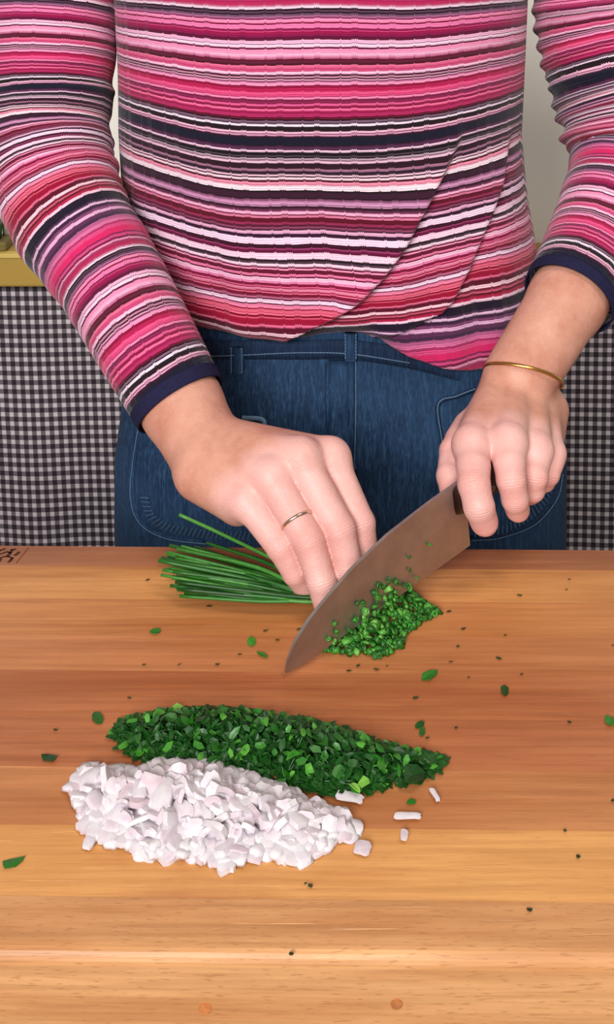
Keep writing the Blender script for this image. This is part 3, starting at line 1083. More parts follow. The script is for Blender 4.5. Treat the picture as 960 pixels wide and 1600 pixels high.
# hem height around the body (from the photograph's hem in front)
cs, sn = np.cos(th), np.sin(th)
lx0, rx0, hd0 = sh_prof(0.09)
hem_u = 480 + (0.5 * (lx0 + rx0) + 0.5 * (rx0 - lx0) * np.sign(cs) * np.abs(cs) ** 0.9) * 1850
hem_v = np.interp(hem_u, [280, 330, 400, 480, 545, 575, 620, 670, 720, 770, 850], [529, 537, 540, 536, 527, 530, 551, 574, 587, 591, 584])
zh = np.array([P(480, v, 0.82).z - ZB for v in hem_v])
back = sn > -0.05
zh = np.where(back, np.interp(cs, [-1, 1], [0.085, 0.05]), zh)
ztop = 0.545
tt = np.linspace(0, 1, nrw)[:, None]
Zm = ztop + (zh[None, :] - ztop) * tt
lx, rx, hd = sh_prof(Zm)
cx, hw = (lx + rx) / 2, (rx - lx) / 2
e = 0.88
X = cx + hw * np.sign(np.cos(TH)) * np.abs(np.cos(TH)) ** e
Y = SY + hd * np.sign(np.sin(TH)) * np.abs(np.sin(TH)) ** e
pu, pv = project(X, Y, Zm + ZB)
front = np.clip(-np.sin(TH) * 3 + 0.2, 0, 1) * np.ones_like(Zm)
f1 = np.interp(pv, F1[:, 0], F1[:, 1]); f2 = np.interp(pv, F2[:, 0], F2[:, 1])
d1, d2 = pu - f1, pu - f2
ramp1 = np.clip((pv - 190) / 130, 0, 1) ** 1.0 * np.clip((pv - 150) / 60, 0, 1)
ramp2 = np.clip((pv - 190) / 90, 0, 1)
def ridge(d, wl, wr, drop):
    k = 0.5 + 0.5 * np.tanh(d / 3.0)
    return (1 - k) * np.exp(np.minimum(d, 0) / wl) - k * drop * np.exp(-np.maximum(d, 0) / wr)
disp = front * (0.0085 * ramp1 * ridge(d1, 55, 30, 0.45) + 0.0060 * ramp2 * ridge(d2, 40, 22, 0.5))
# soft drapery
disp += front * 0.0022 * np.sin(Zm * 95 + X * 16 + 0.6 * np.sin(X * 40)) * np.clip((pv - 380) / 90, 0, 1) * np.clip((620 - pu) / 150, 0, 1)
disp += front * 0.0016 * np.sin(X * 60 + Zm * 25) * np.clip((pv - 60) / 200, 0, 1)
disp += 0.0012 * np.sin(X * 150 + 3) * np.clip((pv - 300) / 200, 0, 1) * front
# radial direction
nxr = np.cos(TH) / np.maximum(hw, 0.02) * 0.1; nyr = np.sin(TH) / np.maximum(hd, 0.02) * 0.1
ln = np.sqrt(nxr ** 2 + nyr ** 2)
nxr, nyr = nxr / ln, nyr / ln
# tuck at the left, plain hem at the right
leftness = np.clip((640 - pu) / 80, 0, 1)
tk = np.clip((tt - 0.955) / 0.045, 0, 1)
disp = disp + 0.006 * front * leftness * np.clip((tt - 0.75) / 0.2, 0, 1) * (1 - tk) - (0.020 * leftness * front + 0.002) * tk ** 3
X2, Y2 = X + nxr * disp, Y + nyr * disp
# stripe coordinate: the row of the photograph at which this height shows at the front centre
lc, rc, hc = sh_prof(Zm)
_, S = project(np.zeros_like(Zm) + 0.0, SY - hc, Zm + ZB)
offs = (0.5 + 0.5 * np.tanh(d1 / 2.5)) * np.clip(20 + 0.17 * d1, 0, 46) * ramp1 * front
offs = offs + (0.5 + 0.5 * np.tanh(d2 / 2.5)) * 10 * ramp2 * front
xn = (X - cx) / hw
upr = np.clip(pv / 200, 0, 1)
rideL = np.where(xn < 0, 24 * np.abs(xn) ** 2.2, 0) * upr
rideR = np.where(xn > 0, 34 * np.abs(xn) ** 1.7, 0) * upr * np.clip((330 - pv) / 110, 0, 1)
offs = offs + (rideL + rideR) * front
S = S + offs + front * 2.0 * np.sin(X * 45 + 1.0) + front * 3.5 * np.sin(Zm * 60 + X * 25) * np.clip((pv - 380) / 80, 0, 1)
Uc = np.cumsum(np.concatenate([[0], np.hypot(np.diff(X[150]), np.diff(Y[150]))])) * 1900
verts = np.stack([X2, Y2, Zm + ZB], -1).reshape(-1, 3)
fs = []
for i in range(nrw - 1):
    for j in range(nth):
        k = (j + 1) % nth
        fs.append((i * nth + j, (i + 1) * nth + j, (i + 1) * nth + k, i * nth + k))
shirt = mesh('striped_top', verts, fs, M['knit'], person)
shirt['label'] = 'fine knit top striped in pinks, crimson, white and navy'
def set_uv(o, uu, vv):
    me = o.data
    uv = me.uv_layers.new(name='UVMap')
    li = np.zeros(len(me.loops), np.int32); me.loops.foreach_get('vertex_index', li)
    d = np.stack([uu[li], vv[li]], 1).astype(np.float32)
    uv.data.foreach_set('uv', d.ravel())
set_uv(shirt, np.broadcast_to(Uc[None, :], Zm.shape).reshape(-1), ((S + 2 * SPER) / SPER).reshape(-1))
md = shirt.modifiers.new('thickness', 'SOLIDIFY'); md.thickness = 0.0012; md.offset = -1

def sleeve(name, ctr, rad, smap, wrinkles, seed, label, cuff_len):
    """ctr: (u, v, Y) points from shoulder to cuff; rad radii; smap: (fraction of the length, stripe coordinate)"""
    c3 = np.array([[*P(*q)] for q in ctr])
    n, sg = 340, 120
    c = catmull(c3, n)
    r = catmull(np.array(rad)[:, None], n)[:, 0]
    L = np.concatenate([[0], np.cumsum(np.linalg.norm(np.diff(c, axis=0), axis=1))])
    # even spacing
    Ls = np.linspace(0, L[-1], n)
    c = np.stack([np.interp(Ls, L, c[:, k]) for k in range(3)], 1)
    r = np.interp(Ls, L, r)
    L = Ls
    ker = np.ones(15) / 15
    t_, N, B = frames(c, (0, 1, 0))
    a = np.linspace(0, 2 * np.pi, sg, endpoint=False)
    dirs = np.cos(a)[None, :, None] * N[:, None, :] + np.sin(a)[None, :, None] * B[:, None, :]
    fr = L / L[-1]
    rg = np.random.RandomState(seed)
    disp = np.zeros((n, sg))
    for (f0, amp, wid, a0, aw, slant) in wrinkles:
        da = (a - a0 + np.pi) % (2 * np.pi) - np.pi
        g = np.exp(-(da / aw) ** 2)[None, :]
        x = (L[:, None] - f0 * L[-1] - slant * da[None, :])
        disp += amp * np.exp(-(x / wid) ** 2) * g
    disp += 0.0012 * np.sin(L[:, None] * 160 + 1.5 * np.sin(a * 2 + seed)[None, :] + seed) * np.clip(1.1 - np.abs(fr - 0.45) * 3, 0, 1)[:, None]
    rr = r[:, None] + disp
    v = c[:, None, :] + rr[..., None] * dirs
    sm = np.array(smap)
    S = np.interp(fr, sm[:, 0], sm[:, 1])[:, None] + 1.5 * np.sin(a * 2 + seed)[None, :] + 1.2 * np.sin(L * 60)[:, None] * np.sin(a + 1)[None, :]
    ncf = int(n * (1 - cuff_len / L[-1]))
    def grid(i0, i1, nm, mat, par, close=False, grow=0.0):
        vv = (v[i0:i1] + grow * dirs[i0:i1])
        nn = i1 - i0
        vv = vv.reshape(-1, 3)
        ff = []
        for i in range(nn - 1):
            for j in range(sg):
                k = (j + 1) % sg
                ff.append((i * sg + j, i * sg + k, (i + 1) * sg + k, (i + 1) * sg + j))
        o = mesh(nm, vv, ff, mat, par)
        md = o.modifiers.new('thickness', 'SOLIDIFY'); md.thickness = 0.0014; md.offset = -1
        return o
    o = grid(0, ncf + 1, name, M['knit'], shirt)
    o['label'] = label
    set_uv(o, np.broadcast_to((a * 0.037 * 1900)[None, :], (ncf + 1, sg)).reshape(-1), ((S[:ncf + 1] + 2 * SPER) / SPER).reshape(-1))
    grid(ncf - 2, n, 'cuff', M['navy'], o, grow=0.0004)['label'] = 'plain navy cuff'
    return o, L[-1]

rg = random.Random(3)
wr = []
for k in range(9):
    wr.append((0.30 + 0.035 * k, rg.uniform(0.002, 0.0035), 0.0045, rg.uniform(0, 6.28), rg.uniform(0.8, 1.5), rg.uniform(-0.008, 0.008)))
sleeve('sleeve', ARM_R, RAD_R,
       [(0, -100), (0.12, -20), (0.17, 16), (0.335, 216), (0.50, 440), (0.645, 560), (0.755, 664), (0.965, 648 + 216), (1.0, 648 + 232)],
       wr, 1, 'sleeve reaching down to the chives', 0.0085)
wr = []
for k in range(11):
    wr.append((0.20 + 0.034 * k, rg.uniform(0.0045, 0.007), 0.0048, rg.choice([2.6, 3.1, 3.5]) + rg.uniform(-0.3, 0.3), rg.uniform(0.9, 1.5), rg.uniform(-0.006, 0.006)))
sleeve('sleeve', ARM_L, RAD_L,
       [(0, -140), (0.12, -40), (0.20, 60), (0.34, 200), (0.40, 235), (0.50, 440), (0.60, 560), (0.70, 664), (0.955, 648 + 216), (1.0, 648 + 232)],
       wr, 2, 'sleeve of the knife arm with bunched folds at the elbow', 0.0085)

# ---------------------------------------------------------------- the knife
T = PZ(447, 1058, 0.0012)
HE = P(735, 852, 0.655)
e1 = (HE - T); BL = e1.length; e1.normalize()
up = Vector((0, 0, 1)); e2 = (up - e1 * up.dot(e1)).normalized()
e3 = e1.cross(e2)              # away from the cook or towards: sign fixed below
if e3.y > 0: e3 = -e3          # e3 faces the camera
knife = empty('kitchen_knife', T, 'steel kitchen knife with broad blade and dark handle, held in the fist over the chives', 'knife')
def KP(s, t_, w_):
    return T + e1 * s + e2 * t_ + e3 * w_
ns, ntt = 60, 10
top = lambda s: np.interp(s, [0, 0.003, 0.010, 0.020, 0.031, 0.055, 0.085, 0.12, BL + 0.003], [0.004, 0.0105, 0.0185, 0.0255, 0.0305, 0.0395, 0.0460, 0.0490, 0.0500])
bot = lambda s: np.interp(s, [0, 0.008, 0.02, 0.045, BL], [0.0025, 0.0008, 0.0001, 0.0, 0.0])
vs, fs = [], []
ss = np.concatenate([np.linspace(0, 0.03, 24, endpoint=False), np.linspace(0.03, BL, ns - 24)])
for side in (1, -1):
    for s in ss:
        for k in range(ntt):
            f = k / (ntt - 1)
            hgt = bot(s) + (top(s) - bot(s)) * f
            wdt = 0.00012 + min(0.00095, 0.00095 * (hgt / 0.022) ** 0.8)
            vs.append(KP(s, hgt, side * wdt))
n1 = ns * ntt
for i in range(ns - 1):
    for k in range(ntt - 1):
        a = i * ntt + k
        fs.append((a, a + ntt, a + ntt + 1, a + 1))
        fs.append((n1 + a + 1, n1 + a + ntt + 1, n1 + a + ntt, n1 + a))
for i in range(ns - 1):
    a = i * ntt
    fs.append((n1 + a, n1 + a + ntt, a + ntt, a))
    b = a + ntt - 1
    fs.append((b, b + ntt, n1 + b + ntt, n1 + b))
for k in range(ntt - 1):
    fs.append((n1 + k + 1, n1 + k, k, k + 1))
    a = (ns - 1) * ntt + k
    fs.append((a + 1, a, n1 + a, n1 + a + 1))
blade = mesh('blade', vs, fs, M['steel'], knife)
md = blade.modifiers.new('flat', 'EDGE_SPLIT'); md.split_angle = R(35)
def loft(secs, name, mat, parent):
    """secs: (s, t centre, half height, half width)"""
    sg = 20
    vs, fs = [], []
    for s, tc, hh, hw_ in secs:
        for j in range(sg):
            a = 2 * math.pi * j / sg
            c_, s_ = math.cos(a), math.sin(a)
            vs.append(KP(s, tc + hh * math.copysign(abs(s_) ** 0.8, s_), hw_ * math.copysign(abs(c_) ** 0.8, c_)))
    for i in range(len(secs) - 1):
        for j in range(sg):
            k = (j + 1) % sg
            fs.append((i * sg + j, i * sg + k, (i + 1) * sg + k, (i + 1) * sg + j))
    fs.append(tuple(range(sg))); fs.append(tuple((len(secs) - 1) * sg + j for j in range(sg))[::-1])
    return mesh(name, vs, fs, mat, parent)
HT = 0.0375
loft([(BL - 0.010, HT + 0.001, 0.0100, 0.0012), (BL - 0.006, HT + 0.0005, 0.0108, 0.0042), (BL + 0.001, HT, 0.0115, 0.0066), (BL + 0.008, HT, 0.0116, 0.0074)], 'bolster', M['handle'], knife)
hd_ = loft([(BL + 0.008, HT, 0.0112, 0.0074), (BL + 0.025, HT, 0.0105, 0.0078), (BL + 0.048, HT - 0.001, 0.0105, 0.0078), (BL + 0.066, HT - 0.002, 0.0110, 0.0076), (BL + 0.072, HT - 0.002, 0.0094, 0.0064), (BL + 0.075, HT - 0.002, 0.005, 0.0035)], 'handle', M['handle'], knife)
for s in (0.018, 0.038, 0.058):
    a, b = KP(BL + s, HT - 0.001, 0.0084), KP(BL + s, HT - 0.001, -0.0084)
    v_, f_ = tube([a, b], 0.0024, 10)
    mesh('rivet', v_, f_, M['steel'], hd_, False)

# ---------------------------------------------------------------- chives, parsley, shallot
def local_mesh(name, v, f, mat, smooth=True):
    me = bpy.data.meshes.new(name)
    me.from_pydata([tuple(q) for q in v], [], [tuple(int(i) for i in q) for q in f])
    me.materials.append(mat)
    if smooth:
        me.polygons.foreach_set('use_smooth', np.ones(len(me.polygons), dtype=bool))
    return me

def place(name, me, loc, rot, label, cat, group, scale=1.0):
    o = bpy.data.objects.new(name, me)
    COL.objects.link(o)
    o.location = loc
    o.rotation_euler = rot
    if not isinstance(scale, (tuple, list)): scale = (scale,) * 3
    o.scale = scale
    return tag(o, label, cat, group)

# whole chives under the hand
crnd = random.Random(11)
def chive(name, ctrl, r0, r1, label, group):
    c = catmull(np.array(ctrl), 18)
    o = Vector(c[0])
    v, f = tube(c - c[0], np.linspace(r0, r1, 18), 7)
    me = local_mesh(name, v, f, M['chive'])
    return place(name, me, o, (0, 0, 0), label, 'chive', group)
NCH = 46
for i in range(NCH):
    k = (i + 0.5) / NCH
    lv = 842 + 82 * k + crnd.uniform(-6, 6)                  # row of the free end on the photograph
    lu = 250 + 40 * abs(k - 0.45) + crnd.choice([crnd.uniform(-6, 20), crnd.uniform(0, 60)])
    lay = crnd.random()
    zl = 0.0025 + 0.018 * lay * (1 - abs(k - 0.45) * 1.4)
    rv = 922 + 26 * k
    zr = 0.003 + 0.009 * crnd.random()
    A = PZ(lu, lv + 6, zl + 0.003)
    Bm = PZ((lu + 520) / 2, (lv + rv) / 2 + 2 + crnd.uniform(-5, 5), (zl + zr) / 2 + 0.002)
    E = PZ(536 + crnd.uniform(-8, 6), rv - 6, zr)
    r = crnd.uniform(0.0012, 0.0018)
    chive('chive', [E, PZ(470, rv - 8, zr), Bm, A], r, r * 0.75, 'long dark green chive in the bunch held down under the fingers', 'whole chives under the hand')
A, Bm, E = P(280, 804, 0.655), P(350, 836, 0.655), P(440, 880, 0.655)
chive('chive', [PZ(520, 925, 0.006), E, Bm, A], 0.0014, 0.0011, 'single chive sticking up above the bunch in front of the jeans pocket', 'whole chives under the hand')

def inside(poly, x, y):
    c = False
    n = len(poly)
    for i in range(n):
        x1, y1 = poly[i]; x2, y2 = poly[(i + 1) % n]
        if (y1 > y) != (y2 > y) and x < (x2 - x1) * (y - y1) / (y2 - y1) + x1:
            c = not c
    return c

def edge_dist(poly, x, y):
    b = 9
    n = len(poly)
    for i in range(n):
        x1, y1 = poly[i]; x2, y2 = poly[(i + 1) % n]
        dx, dy = x2 - x1, y2 - y1
        t_ = max(0, min(1, ((x - x1) * dx + (y - y1) * dy) / (dx * dx + dy * dy)))
        b = min(b, math.hypot(x - x1 - t_ * dx, y - y1 - t_ * dy))
    return b

def scatter(poly_px, n, seed, tries=40):
    """n points well spread over a region of the board"""
    r_ = random.Random(seed)
    poly = [(p.x, p.y) for p in (PZ(u, v) for u, v in poly_px)]
    xs_ = [p[0] for p in poly]; ys_ = [p[1] for p in poly]
    pts = []
    while len(pts) < n:
        best, bd = None, -1
        for _ in range(8):
            while True:
                x, y = r_.uniform(min(xs_), max(xs_)), r_.uniform(min(ys_), max(ys_))
                if inside(poly, x, y): break
            d = min(((x - p[0]) ** 2 + (y - p[1]) ** 2 for p in pts), default=1)
            if d > bd: best, bd = (x, y), d
        pts.append(best)
    return pts, poly

# --- shallot
def shallot_mesh(seed):
    r_ = random.Random(seed)
    w_, l_, t_ = r_.uniform(0.0034, 0.0048), r_.uniform(0.0040, 0.0066), r_.uniform(0.0011, 0.0017)
    rad = r_.uniform(0.007, 0.016)
    nu, nv = 4, 4
    v = []
    jit = [(r_.uniform(-0.0006, 0.0006), r_.uniform(-0.0006, 0.0006)) for _ in range((nu + 1) * (nv + 1))]
    for sgn in (1, -1):
        for i in range(nu + 1):
            for j in range(nv + 1):
                a, b = i / nu - 0.5, j / nv - 0.5
                k = 0.86 if (abs(a) > 0.45 and abs(b) > 0.45) else 1.0
                x = a * 2 * w_ * k + jit[i * (nv + 1) + j][0]; y = b * 2 * l_ * k + jit[i * (nv + 1) + j][1]
                edge = 0.85 if (abs(a) > 0.45 or abs(b) > 0.45) else 1.0
                z = -(x * x + 0.3 * y * y) / (2 * rad) + sgn * t_ * edge
                v.append((x, y, z))
    f = []
    m_ = (nu + 1) * (nv + 1)
    for i in range(nu):
        for j in range(nv):
            a = i * (nv + 1) + j
            f.append((a, a + nv + 1, a + nv + 2, a + 1))
            f.append((m_ + a + 1, m_ + a + nv + 2, m_ + a + nv + 1, m_ + a))
    ring_ = [j for j in range(nv + 1)] + [i * (nv + 1) + nv for i in range(1, nu + 1)] + [nu * (nv + 1) + j for j in range(nv - 1, -1, -1)] + [i * (nv + 1) for i in range(nu - 1, 0, -1)]
    for a, b in zip(ring_, ring_[1:] + ring_[:1]):
        f.append((a, b, m_ + b, m_ + a))
    return v, f
SHM = [local_mesh('shallot_piece', *shallot_mesh(i), M['shallot']) for i in range(14)]
for q in SHM: q.set_sharp_from_angle(angle=R(40))
SHP = [(110, 1232), (128, 1212), (165, 1212), (215, 1212), (262, 1200), (320, 1205), (380, 1222), (450, 1245), (500, 1268), (548, 1285), (548, 1308), (515, 1322), (470, 1342), (400, 1336), (350, 1350), (300, 1338), (230, 1332), (180, 1318), (140, 1290), (132, 1262)]
pts, poly = scatter(SHP, 285, 5)
def mound(poly, x, y, hmax, slope):
    d = edge_dist(poly, x, y)
    return hmax * (1 - math.exp(-d * slope / hmax))
core = MB()
r_ = random.Random(9)
cp, _ = scatter(SHP, 240, 21)
for (x, y) in cp:
    h = mound(poly, x, y, 0.019, 0.9)
    z = ZB + 0.0026 + r_.random() * max(0.0, h - 0.007)
    v, f = shallot_mesh(r_.randrange(999))
    mt = Matrix.Translation((x, y, z)) @ Matrix.Rotation(r_.uniform(0, 6.28), 4, 'Z') @ Matrix.Rotation(r_.uniform(-0.5, 0.5), 4, 'X')
    core.add([mt @ Vector(q) for q in v], f)
o = core.build('shallot_heap', M['shallot'])
tag(o, 'buried inner layer of finely diced pale shallot in the heap', 'shallot', kind='stuff')
for i, (x, y) in enumerate(pts):
    h = mound(poly, x, y, 0.019, 0.9)
    tilt = min(1.0, h / 0.008)
    rx_, ry_ = r_.gauss(0, 0.55) * tilt, r_.gauss(0, 0.55) * tilt
    z = ZB + max(0.0022 + 0.003 * (abs(rx_) + abs(ry_)), h - 0.001 + r_.uniform(-0.0015, 0.0015))
    place('shallot_piece', SHM[i % 14], (x, y, z), (rx_, ry_, r_.uniform(0, 6.28)), 'small curved piece of diced pale shallot in the white heap', 'shallot', 'diced shallot pieces in the heap', r_.uniform(0.72, 1.12))
for (u, v, sc, lb) in ((547, 1250, (0.8, 1.0, 0.4), 'white shallot sliver at the lower right edge of the parsley pile'),
                       (637, 1280, (0.5, 0.95, 0.35), 'long pinkish shallot sliver lying alone on the bare board right of the parsley'),
                       (680, 1247, (0.35, 0.6, 0.35), 'tiny pink shallot sliver below the right tip of the parsley pile'),
                       (632, 1310, (0.4, 0.5, 0.2), 'faint translucent shallot scrap below the pinkish sliver'),
                       (567, 1330, (0.8, 0.6, 0.5), 'pale pink square of shallot just off the right end of the heap'),
                       (155, 1300, (0.5, 0.8, 0.6), 'small white shallot stick at the lower left end of the heap'),
                       (140, 1320, (0.6, 0.6, 0.6), 'pinkish shallot bit lying lowest at the left of the heap')):
    p = PZ(u, v)
    place('shallot_piece', SHM[len(lb) % 14], (p.x, p.y, ZB + 0.0022), (0, 0, r_.uniform(-0.4, 0.4) + (1.3 if sc[1] > 0.7 else 0)), lb, 'shallot', None, sc)

# --- parsley
def leaf_mesh(seed, size=1.0):
    r_ = random.Random(seed)
    n = r_.choice([5, 6, 7, 8])
    L_, W_ = r_.uniform(0.0021, 0.0038) * size, r_.uniform(0.0013, 0.0024) * size
    up_, dn = [], []
    rim = []
    for j in range(n):
        a = 2 * math.pi * j / n
        k = r_.uniform(0.7, 1.2)
        rim.append((math.cos(a) * L_ * k, math.sin(a) * W_ * k))
    fold = r_.uniform(-0.35, 0.5); curl = r_.uniform(-50, 90)
    def zf(x, y): return fold * abs(y) + curl * x * x
    v = [(0, 0, zf(0, 0) + 0.00015)] + [(x, y, zf(x, y) + 0.00015) for x, y in rim] + [(0, 0, zf(0, 0) - 0.00015)] + [(x, y, zf(x, y) - 0.00015) for x, y in rim]
    f = []
    for j in range(n):
        k = (j + 1) % n
        f.append((0, 1 + j, 1 + k)); f.append((n + 1, n + 2 + k, n + 2 + j)); f.append((1 + j, n + 2 + j, n + 2 + k, 1 + k))
    return v, f
PAM = [local_mesh('parsley_flake', *leaf_mesh(i), M['parsley'], False) for i in range(18)]
PAP = [(172, 1146), (200, 1128), (255, 1118), (330, 1112), (400, 1118), (470, 1130), (540, 1146), (600, 1166), (640, 1178), (694, 1190), (690, 1200), (655, 1222), (600, 1232), (540, 1246), (460, 1234), (390, 1216), (300, 1200), (215, 1188), (185, 1165)]
pts, ppoly = scatter(PAP, 298, 31)
core = MB()
cp, _ = scatter(PAP, 520, 33)
PH = 0.0200
for rep in range(6):
    for (x, y) in cp:
        x += r_.uniform(-0.002, 0.002); y += r_.uniform(-0.002, 0.002)
        h = mound(ppoly, x, y, PH, 0.9)
        z = ZB + 0.0012 + max(0, h - 0.001) * (rep + r_.random()) / 6 + 0.0006 * (rep == 5)
        v, f = leaf_mesh(r_.randrange(9999))
        tl = min(1.0, h / 0.006)
        mt = Matrix.Translation((x, y, z)) @ Matrix.Rotation(r_.uniform(0, 6.28), 4, 'Z') @ Matrix.Rotation(r_.gauss(0, 0.7) * tl, 4, 'X') @ Matrix.Rotation(r_.gauss(0, 0.6) * tl, 4, 'Y')
        core.add([mt @ Vector(q) for q in v], f)
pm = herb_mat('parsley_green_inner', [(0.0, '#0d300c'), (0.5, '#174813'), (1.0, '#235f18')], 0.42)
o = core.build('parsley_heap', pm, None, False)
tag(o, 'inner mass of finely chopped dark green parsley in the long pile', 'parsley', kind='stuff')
for i, (x, y) in enumerate(pts):
    h = mound(ppoly, x, y, PH, 0.9)
    tl = min(1.0, h / 0.006)
    z = ZB + max(0.0016, h + 0.0012 + r_.uniform(-0.0012, 0.0018))
    place('parsley_flake', PAM[i % 18], (x, y, z), (r_.gauss(0, 0.55) * tl, r_.gauss(0, 0.5) * tl, r_.uniform(0, 6.28)), 'chopped flake of green parsley leaf in the long pile', 'parsley', 'parsley flakes in the long pile', r_.uniform(0.75, 1.35))
light = herb_mat('light_parsley', [(0.0, '#5f9f34'), (1.0, '#8cc455')], 0.42)
for (u, v, sc, rz, me_s, mt, lb) in ((672, 1186, 2.0, 0.3, 3, M['parsley'], 'broad green parsley leaf at the right tip of the pile'),
                               (645, 1212, 2.1, 0.5, 5, M['parsley'], 'long folded parsley leaf at the lower right of the pile'),
                               (598, 1190, 2.0, 1.2, 8, M['parsley'], 'large uncut dark parsley leaf on the right half of the pile'),
                               (385, 1112, 1.1, 1.6, 2, light, 'pale green parsley stem bit at the top middle of the pile'),
                               (570, 1222, 1.6, 0.8, 6, light, 'bright yellow green parsley leaf on the lower edge of the pile'),
                               (555, 1230, 1.3, 2.2, 9, light, 'yellow green parsley scrap beside the bright leaf'),
                               (277, 1106, 1.1, 0.2, 11, light, 'light green parsley bit on the upper left edge of the pile')):
    p = PZ(u, v)
    zz = mound(ppoly, p.x, p.y, PH, 0.9) if inside(ppoly, p.x, p.y) else 0.0
    p = PZ(u, v, zz * 0.8 + 0.003)
    me_ = local_mesh('parsley_leaf', *leaf_mesh(me_s), mt, False)
    place('parsley_leaf', me_, p, (0.25, 0.1, rz), lb, 'parsley', None, sc)

# --- cut chives in front of the blade
def ring_mesh(seed):
    r_ = random.Random(seed)
    ro = r_.uniform(0.0009, 0.0017); ri = ro * r_.uniform(0.25, 0.6); l_ = r_.choice([r_.uniform(0.0010, 0.0026), r_.uniform(0.0022, 0.0052)])
    sg = 9
    v, f = [], []
    sq = r_.uniform(0.4, 1.0)
    for (rr, z) in ((ro, -l_ / 2), (ro, l_ / 2), (ri, l_ / 2), (ri, -l_ / 2)):
        for j in range(sg):
            a = 2 * math.pi * j / sg
            v.append((math.cos(a) * rr, math.sin(a) * rr * sq, z + 0.15 * math.cos(a) * rr))
    for k in range(4):
        for j in range(sg):
            q = (j + 1) % sg
            f.append((k * sg + j, k * sg + q, ((k + 1) % 4) * sg + q, ((k + 1) % 4) * sg + j))
    return v, f
CHM = [local_mesh('cut_chive', *ring_mesh(i), M['cut_chive']) for i in range(24)]
CHP = [(498, 1018), (530, 990), (565, 962), (605, 934), (640, 926), (662, 944), (686, 959), (660, 976), (634, 992), (630, 1008), (612, 1022), (590, 1030), (572, 1022), (545, 1026)]
pts, cpoly = scatter(CHP, 238, 41)
k = 0
for i, (x, y) in enumerate(pts):
    q = Vector((x, y, ZB)) - T
    dist = q.x * e3.x + q.y * e3.y
    h = mound(cpoly, x, y, 0.0125, 1.0)
    z = ZB + 0.0018 + h * r_.random() ** 0.6
    along_ = (q.x * e1.x + q.y * e1.y) / (e1.x ** 2 + e1.y ** 2)
    if abs(dist) < 0.0026 and z - ZB > along_ * e1.z - 0.002:       # leave the blade's own place free
        x += e3.x * (0.0028 - dist); y += e3.y * (0.0028 - dist)
    place('cut_chive', CHM[i % 24], (x, y, z), (r_.uniform(0, 3.14), r_.uniform(0, 3.14), r_.uniform(0, 3.14)), 'tiny cut ring of green chive in the small heap beside the blade', 'chive', 'cut chive rings beside the blade', r_.uniform(1.1, 1.6))
core = MB()
cp, _ = scatter(CHP, 220, 43)
for (x, y) in cp:
    q = Vector((x, y, ZB)) - T
    if q.x * e3.x + q.y * e3.y < 0.003: continue
    z = ZB + 0.0016 + mound(cpoly, x, y, 0.0125, 1.0) * 0.75 * r_.random()
    v, f = ring_mesh(r_.randrange(9999))
    mt = Matrix.Translation((x, y, z)) @ Matrix.Rotation(r_.uniform(0, 6.28), 4, 'Z') @ Matrix.Rotation(r_.uniform(0, 3.14), 4, 'X') @ Matrix.Scale(1.3, 4)
    core.add([mt @ Vector(q) for q in v], f)
o = core.build('cut_chive_heap', M['cut_chive'])
tag(o, 'inner layer of finely cut green chives in the small heap by the blade', 'chive', kind='stuff')
# bits clinging to the blade
for i in range(54):
    s = r_.triangular(0.022, 0.105, 0.075)
    t_ = 0.001 + 0.019 * r_.random() ** 1.6 * (1 - abs(s - 0.07) * 9)
    p = KP(s, max(0.002, t_), 0.0022)
    place('cut_chive', CHM[i % 24], p, (r_.uniform(0, 3.14), r_.uniform(0, 3.14), r_.uniform(0, 3.14)), 'cut ring of green chive clinging to the lower face of the blade', 'chive', 'chive bits clinging to the blade', r_.uniform(0.9, 1.3))
place('cut_chive', CHM[3], KP(BL - 0.035, 0.023, 0.0028), (1.2, 0.4, 0.3), 'yellow green chive bit stuck high on the blade near the fingers', 'chive', None, (0.9, 0.9, 1.6))
place('cut_chive', CHM[5], KP(BL - 0.052, 0.024, 0.0028), (0.9, 0.3, 0.9), 'small dark chive bit stuck to the middle of the blade', 'chive', None, 0.7)

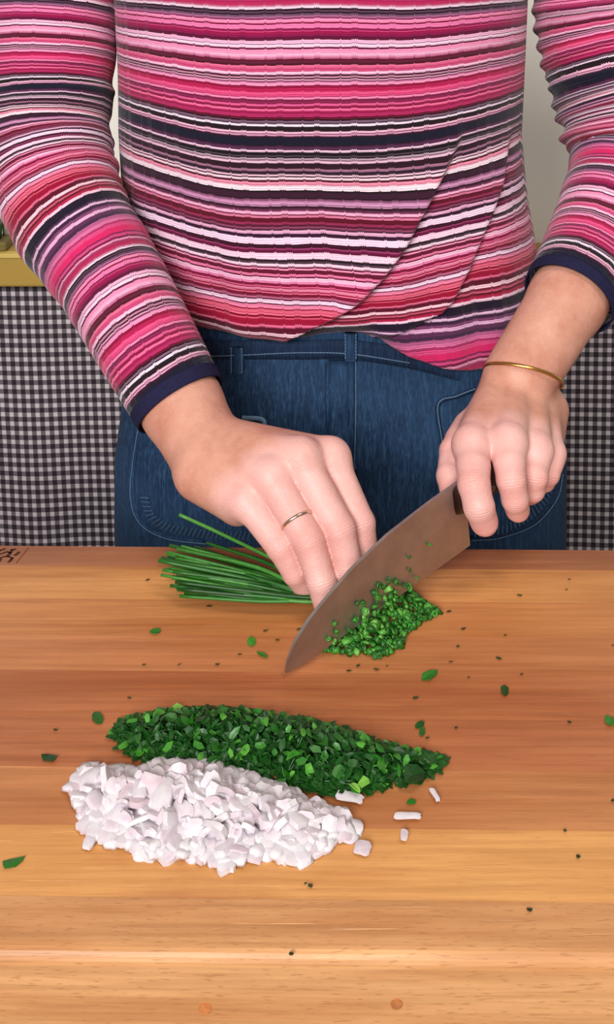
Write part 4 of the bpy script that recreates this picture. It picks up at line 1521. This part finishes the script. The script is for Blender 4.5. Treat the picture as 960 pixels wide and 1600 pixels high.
# --- strays on the board
def fleck(u, v, size, mat, name, lb, cat, grp=None, seed=0, rz=0.0, asp=0.6):
    me_ = local_mesh(name, *leaf_mesh(seed + 100), mat, False)
    p = PZ(u, v, 0.0009)
    place(name, me_, p, (0, 0, rz), lb, cat, grp, (size, size * asp / 0.6, size * 0.6))
P_ = M['parsley']
for i, (u, v, s, lb) in enumerate((
        (243, 987, 0.95, 'dark green herb scrap alone below the chive tips'),
        (672, 1054, 1.25, 'flat green leaf scrap alone to the right of the knife tip'),
        (789, 1080, 1.0, 'green curled scrap on the bare right half of the board'),
        (153, 1121, 0.9, 'green scrap just off the left end of the parsley pile'),
        (75, 1183, 0.95, 'faded green scrap left of the shallot heap'),
        (19, 1347, 1.25, 'bright green leaf scrap at the left edge below the shallot heap'),
        (955, 1127, 1.1, 'green leaf scrap at the right edge of the board'),
        (393, 1002, 0.9, 'pale green chive shred left of the knife tip'),
        (410, 1023, 0.8, 'green shred nearest the knife tip on its left'),
        (644, 1253, 0.75, 'small dark green scrap below the right end of the parsley pile'),
        (657, 1132, 0.7, 'thin dark green shred above the right end of the parsley pile'),
        (660, 1142, 0.7, 'dark green shred just below another above the parsley tip'))):
    fleck(u, v, s * 1.5, M['cut_chive'] if 'chive' in lb else P_, 'herb_scrap', lb, 'herb', None, i, i * 0.7)
specks = [(231, 906), (327, 947), (467, 983), (702, 955), (725, 982), (790, 992), (716, 1010), (780, 1028), (705, 1034), (733, 1058), (650, 1090), (87, 1140), (202, 1090),
          (225, 1038), (280, 1038), (340, 1038), (455, 1490), (478, 1380), (485, 1383), (883, 1298), (904, 1338), (828, 1421), (890, 905), (886, 921), (815, 1053), (560, 1040), (545, 1048), (588, 1046),
          (668, 1153), (713, 1137), (890, 1128), (958, 1008), (375, 1022), (434, 1000), (958, 1251), (812, 930), (415, 985), (605, 1040)]
for i, (u, v) in enumerate(specks):
    fleck(u, v, r_.uniform(0.35, 0.6), M['speck'], 'herb_speck', 'tiny dark herb speck stuck to the bare wood of the board', 'herb', 'dark herb specks on the board', i, r_.uniform(-0.5, 0.5), 0.5)
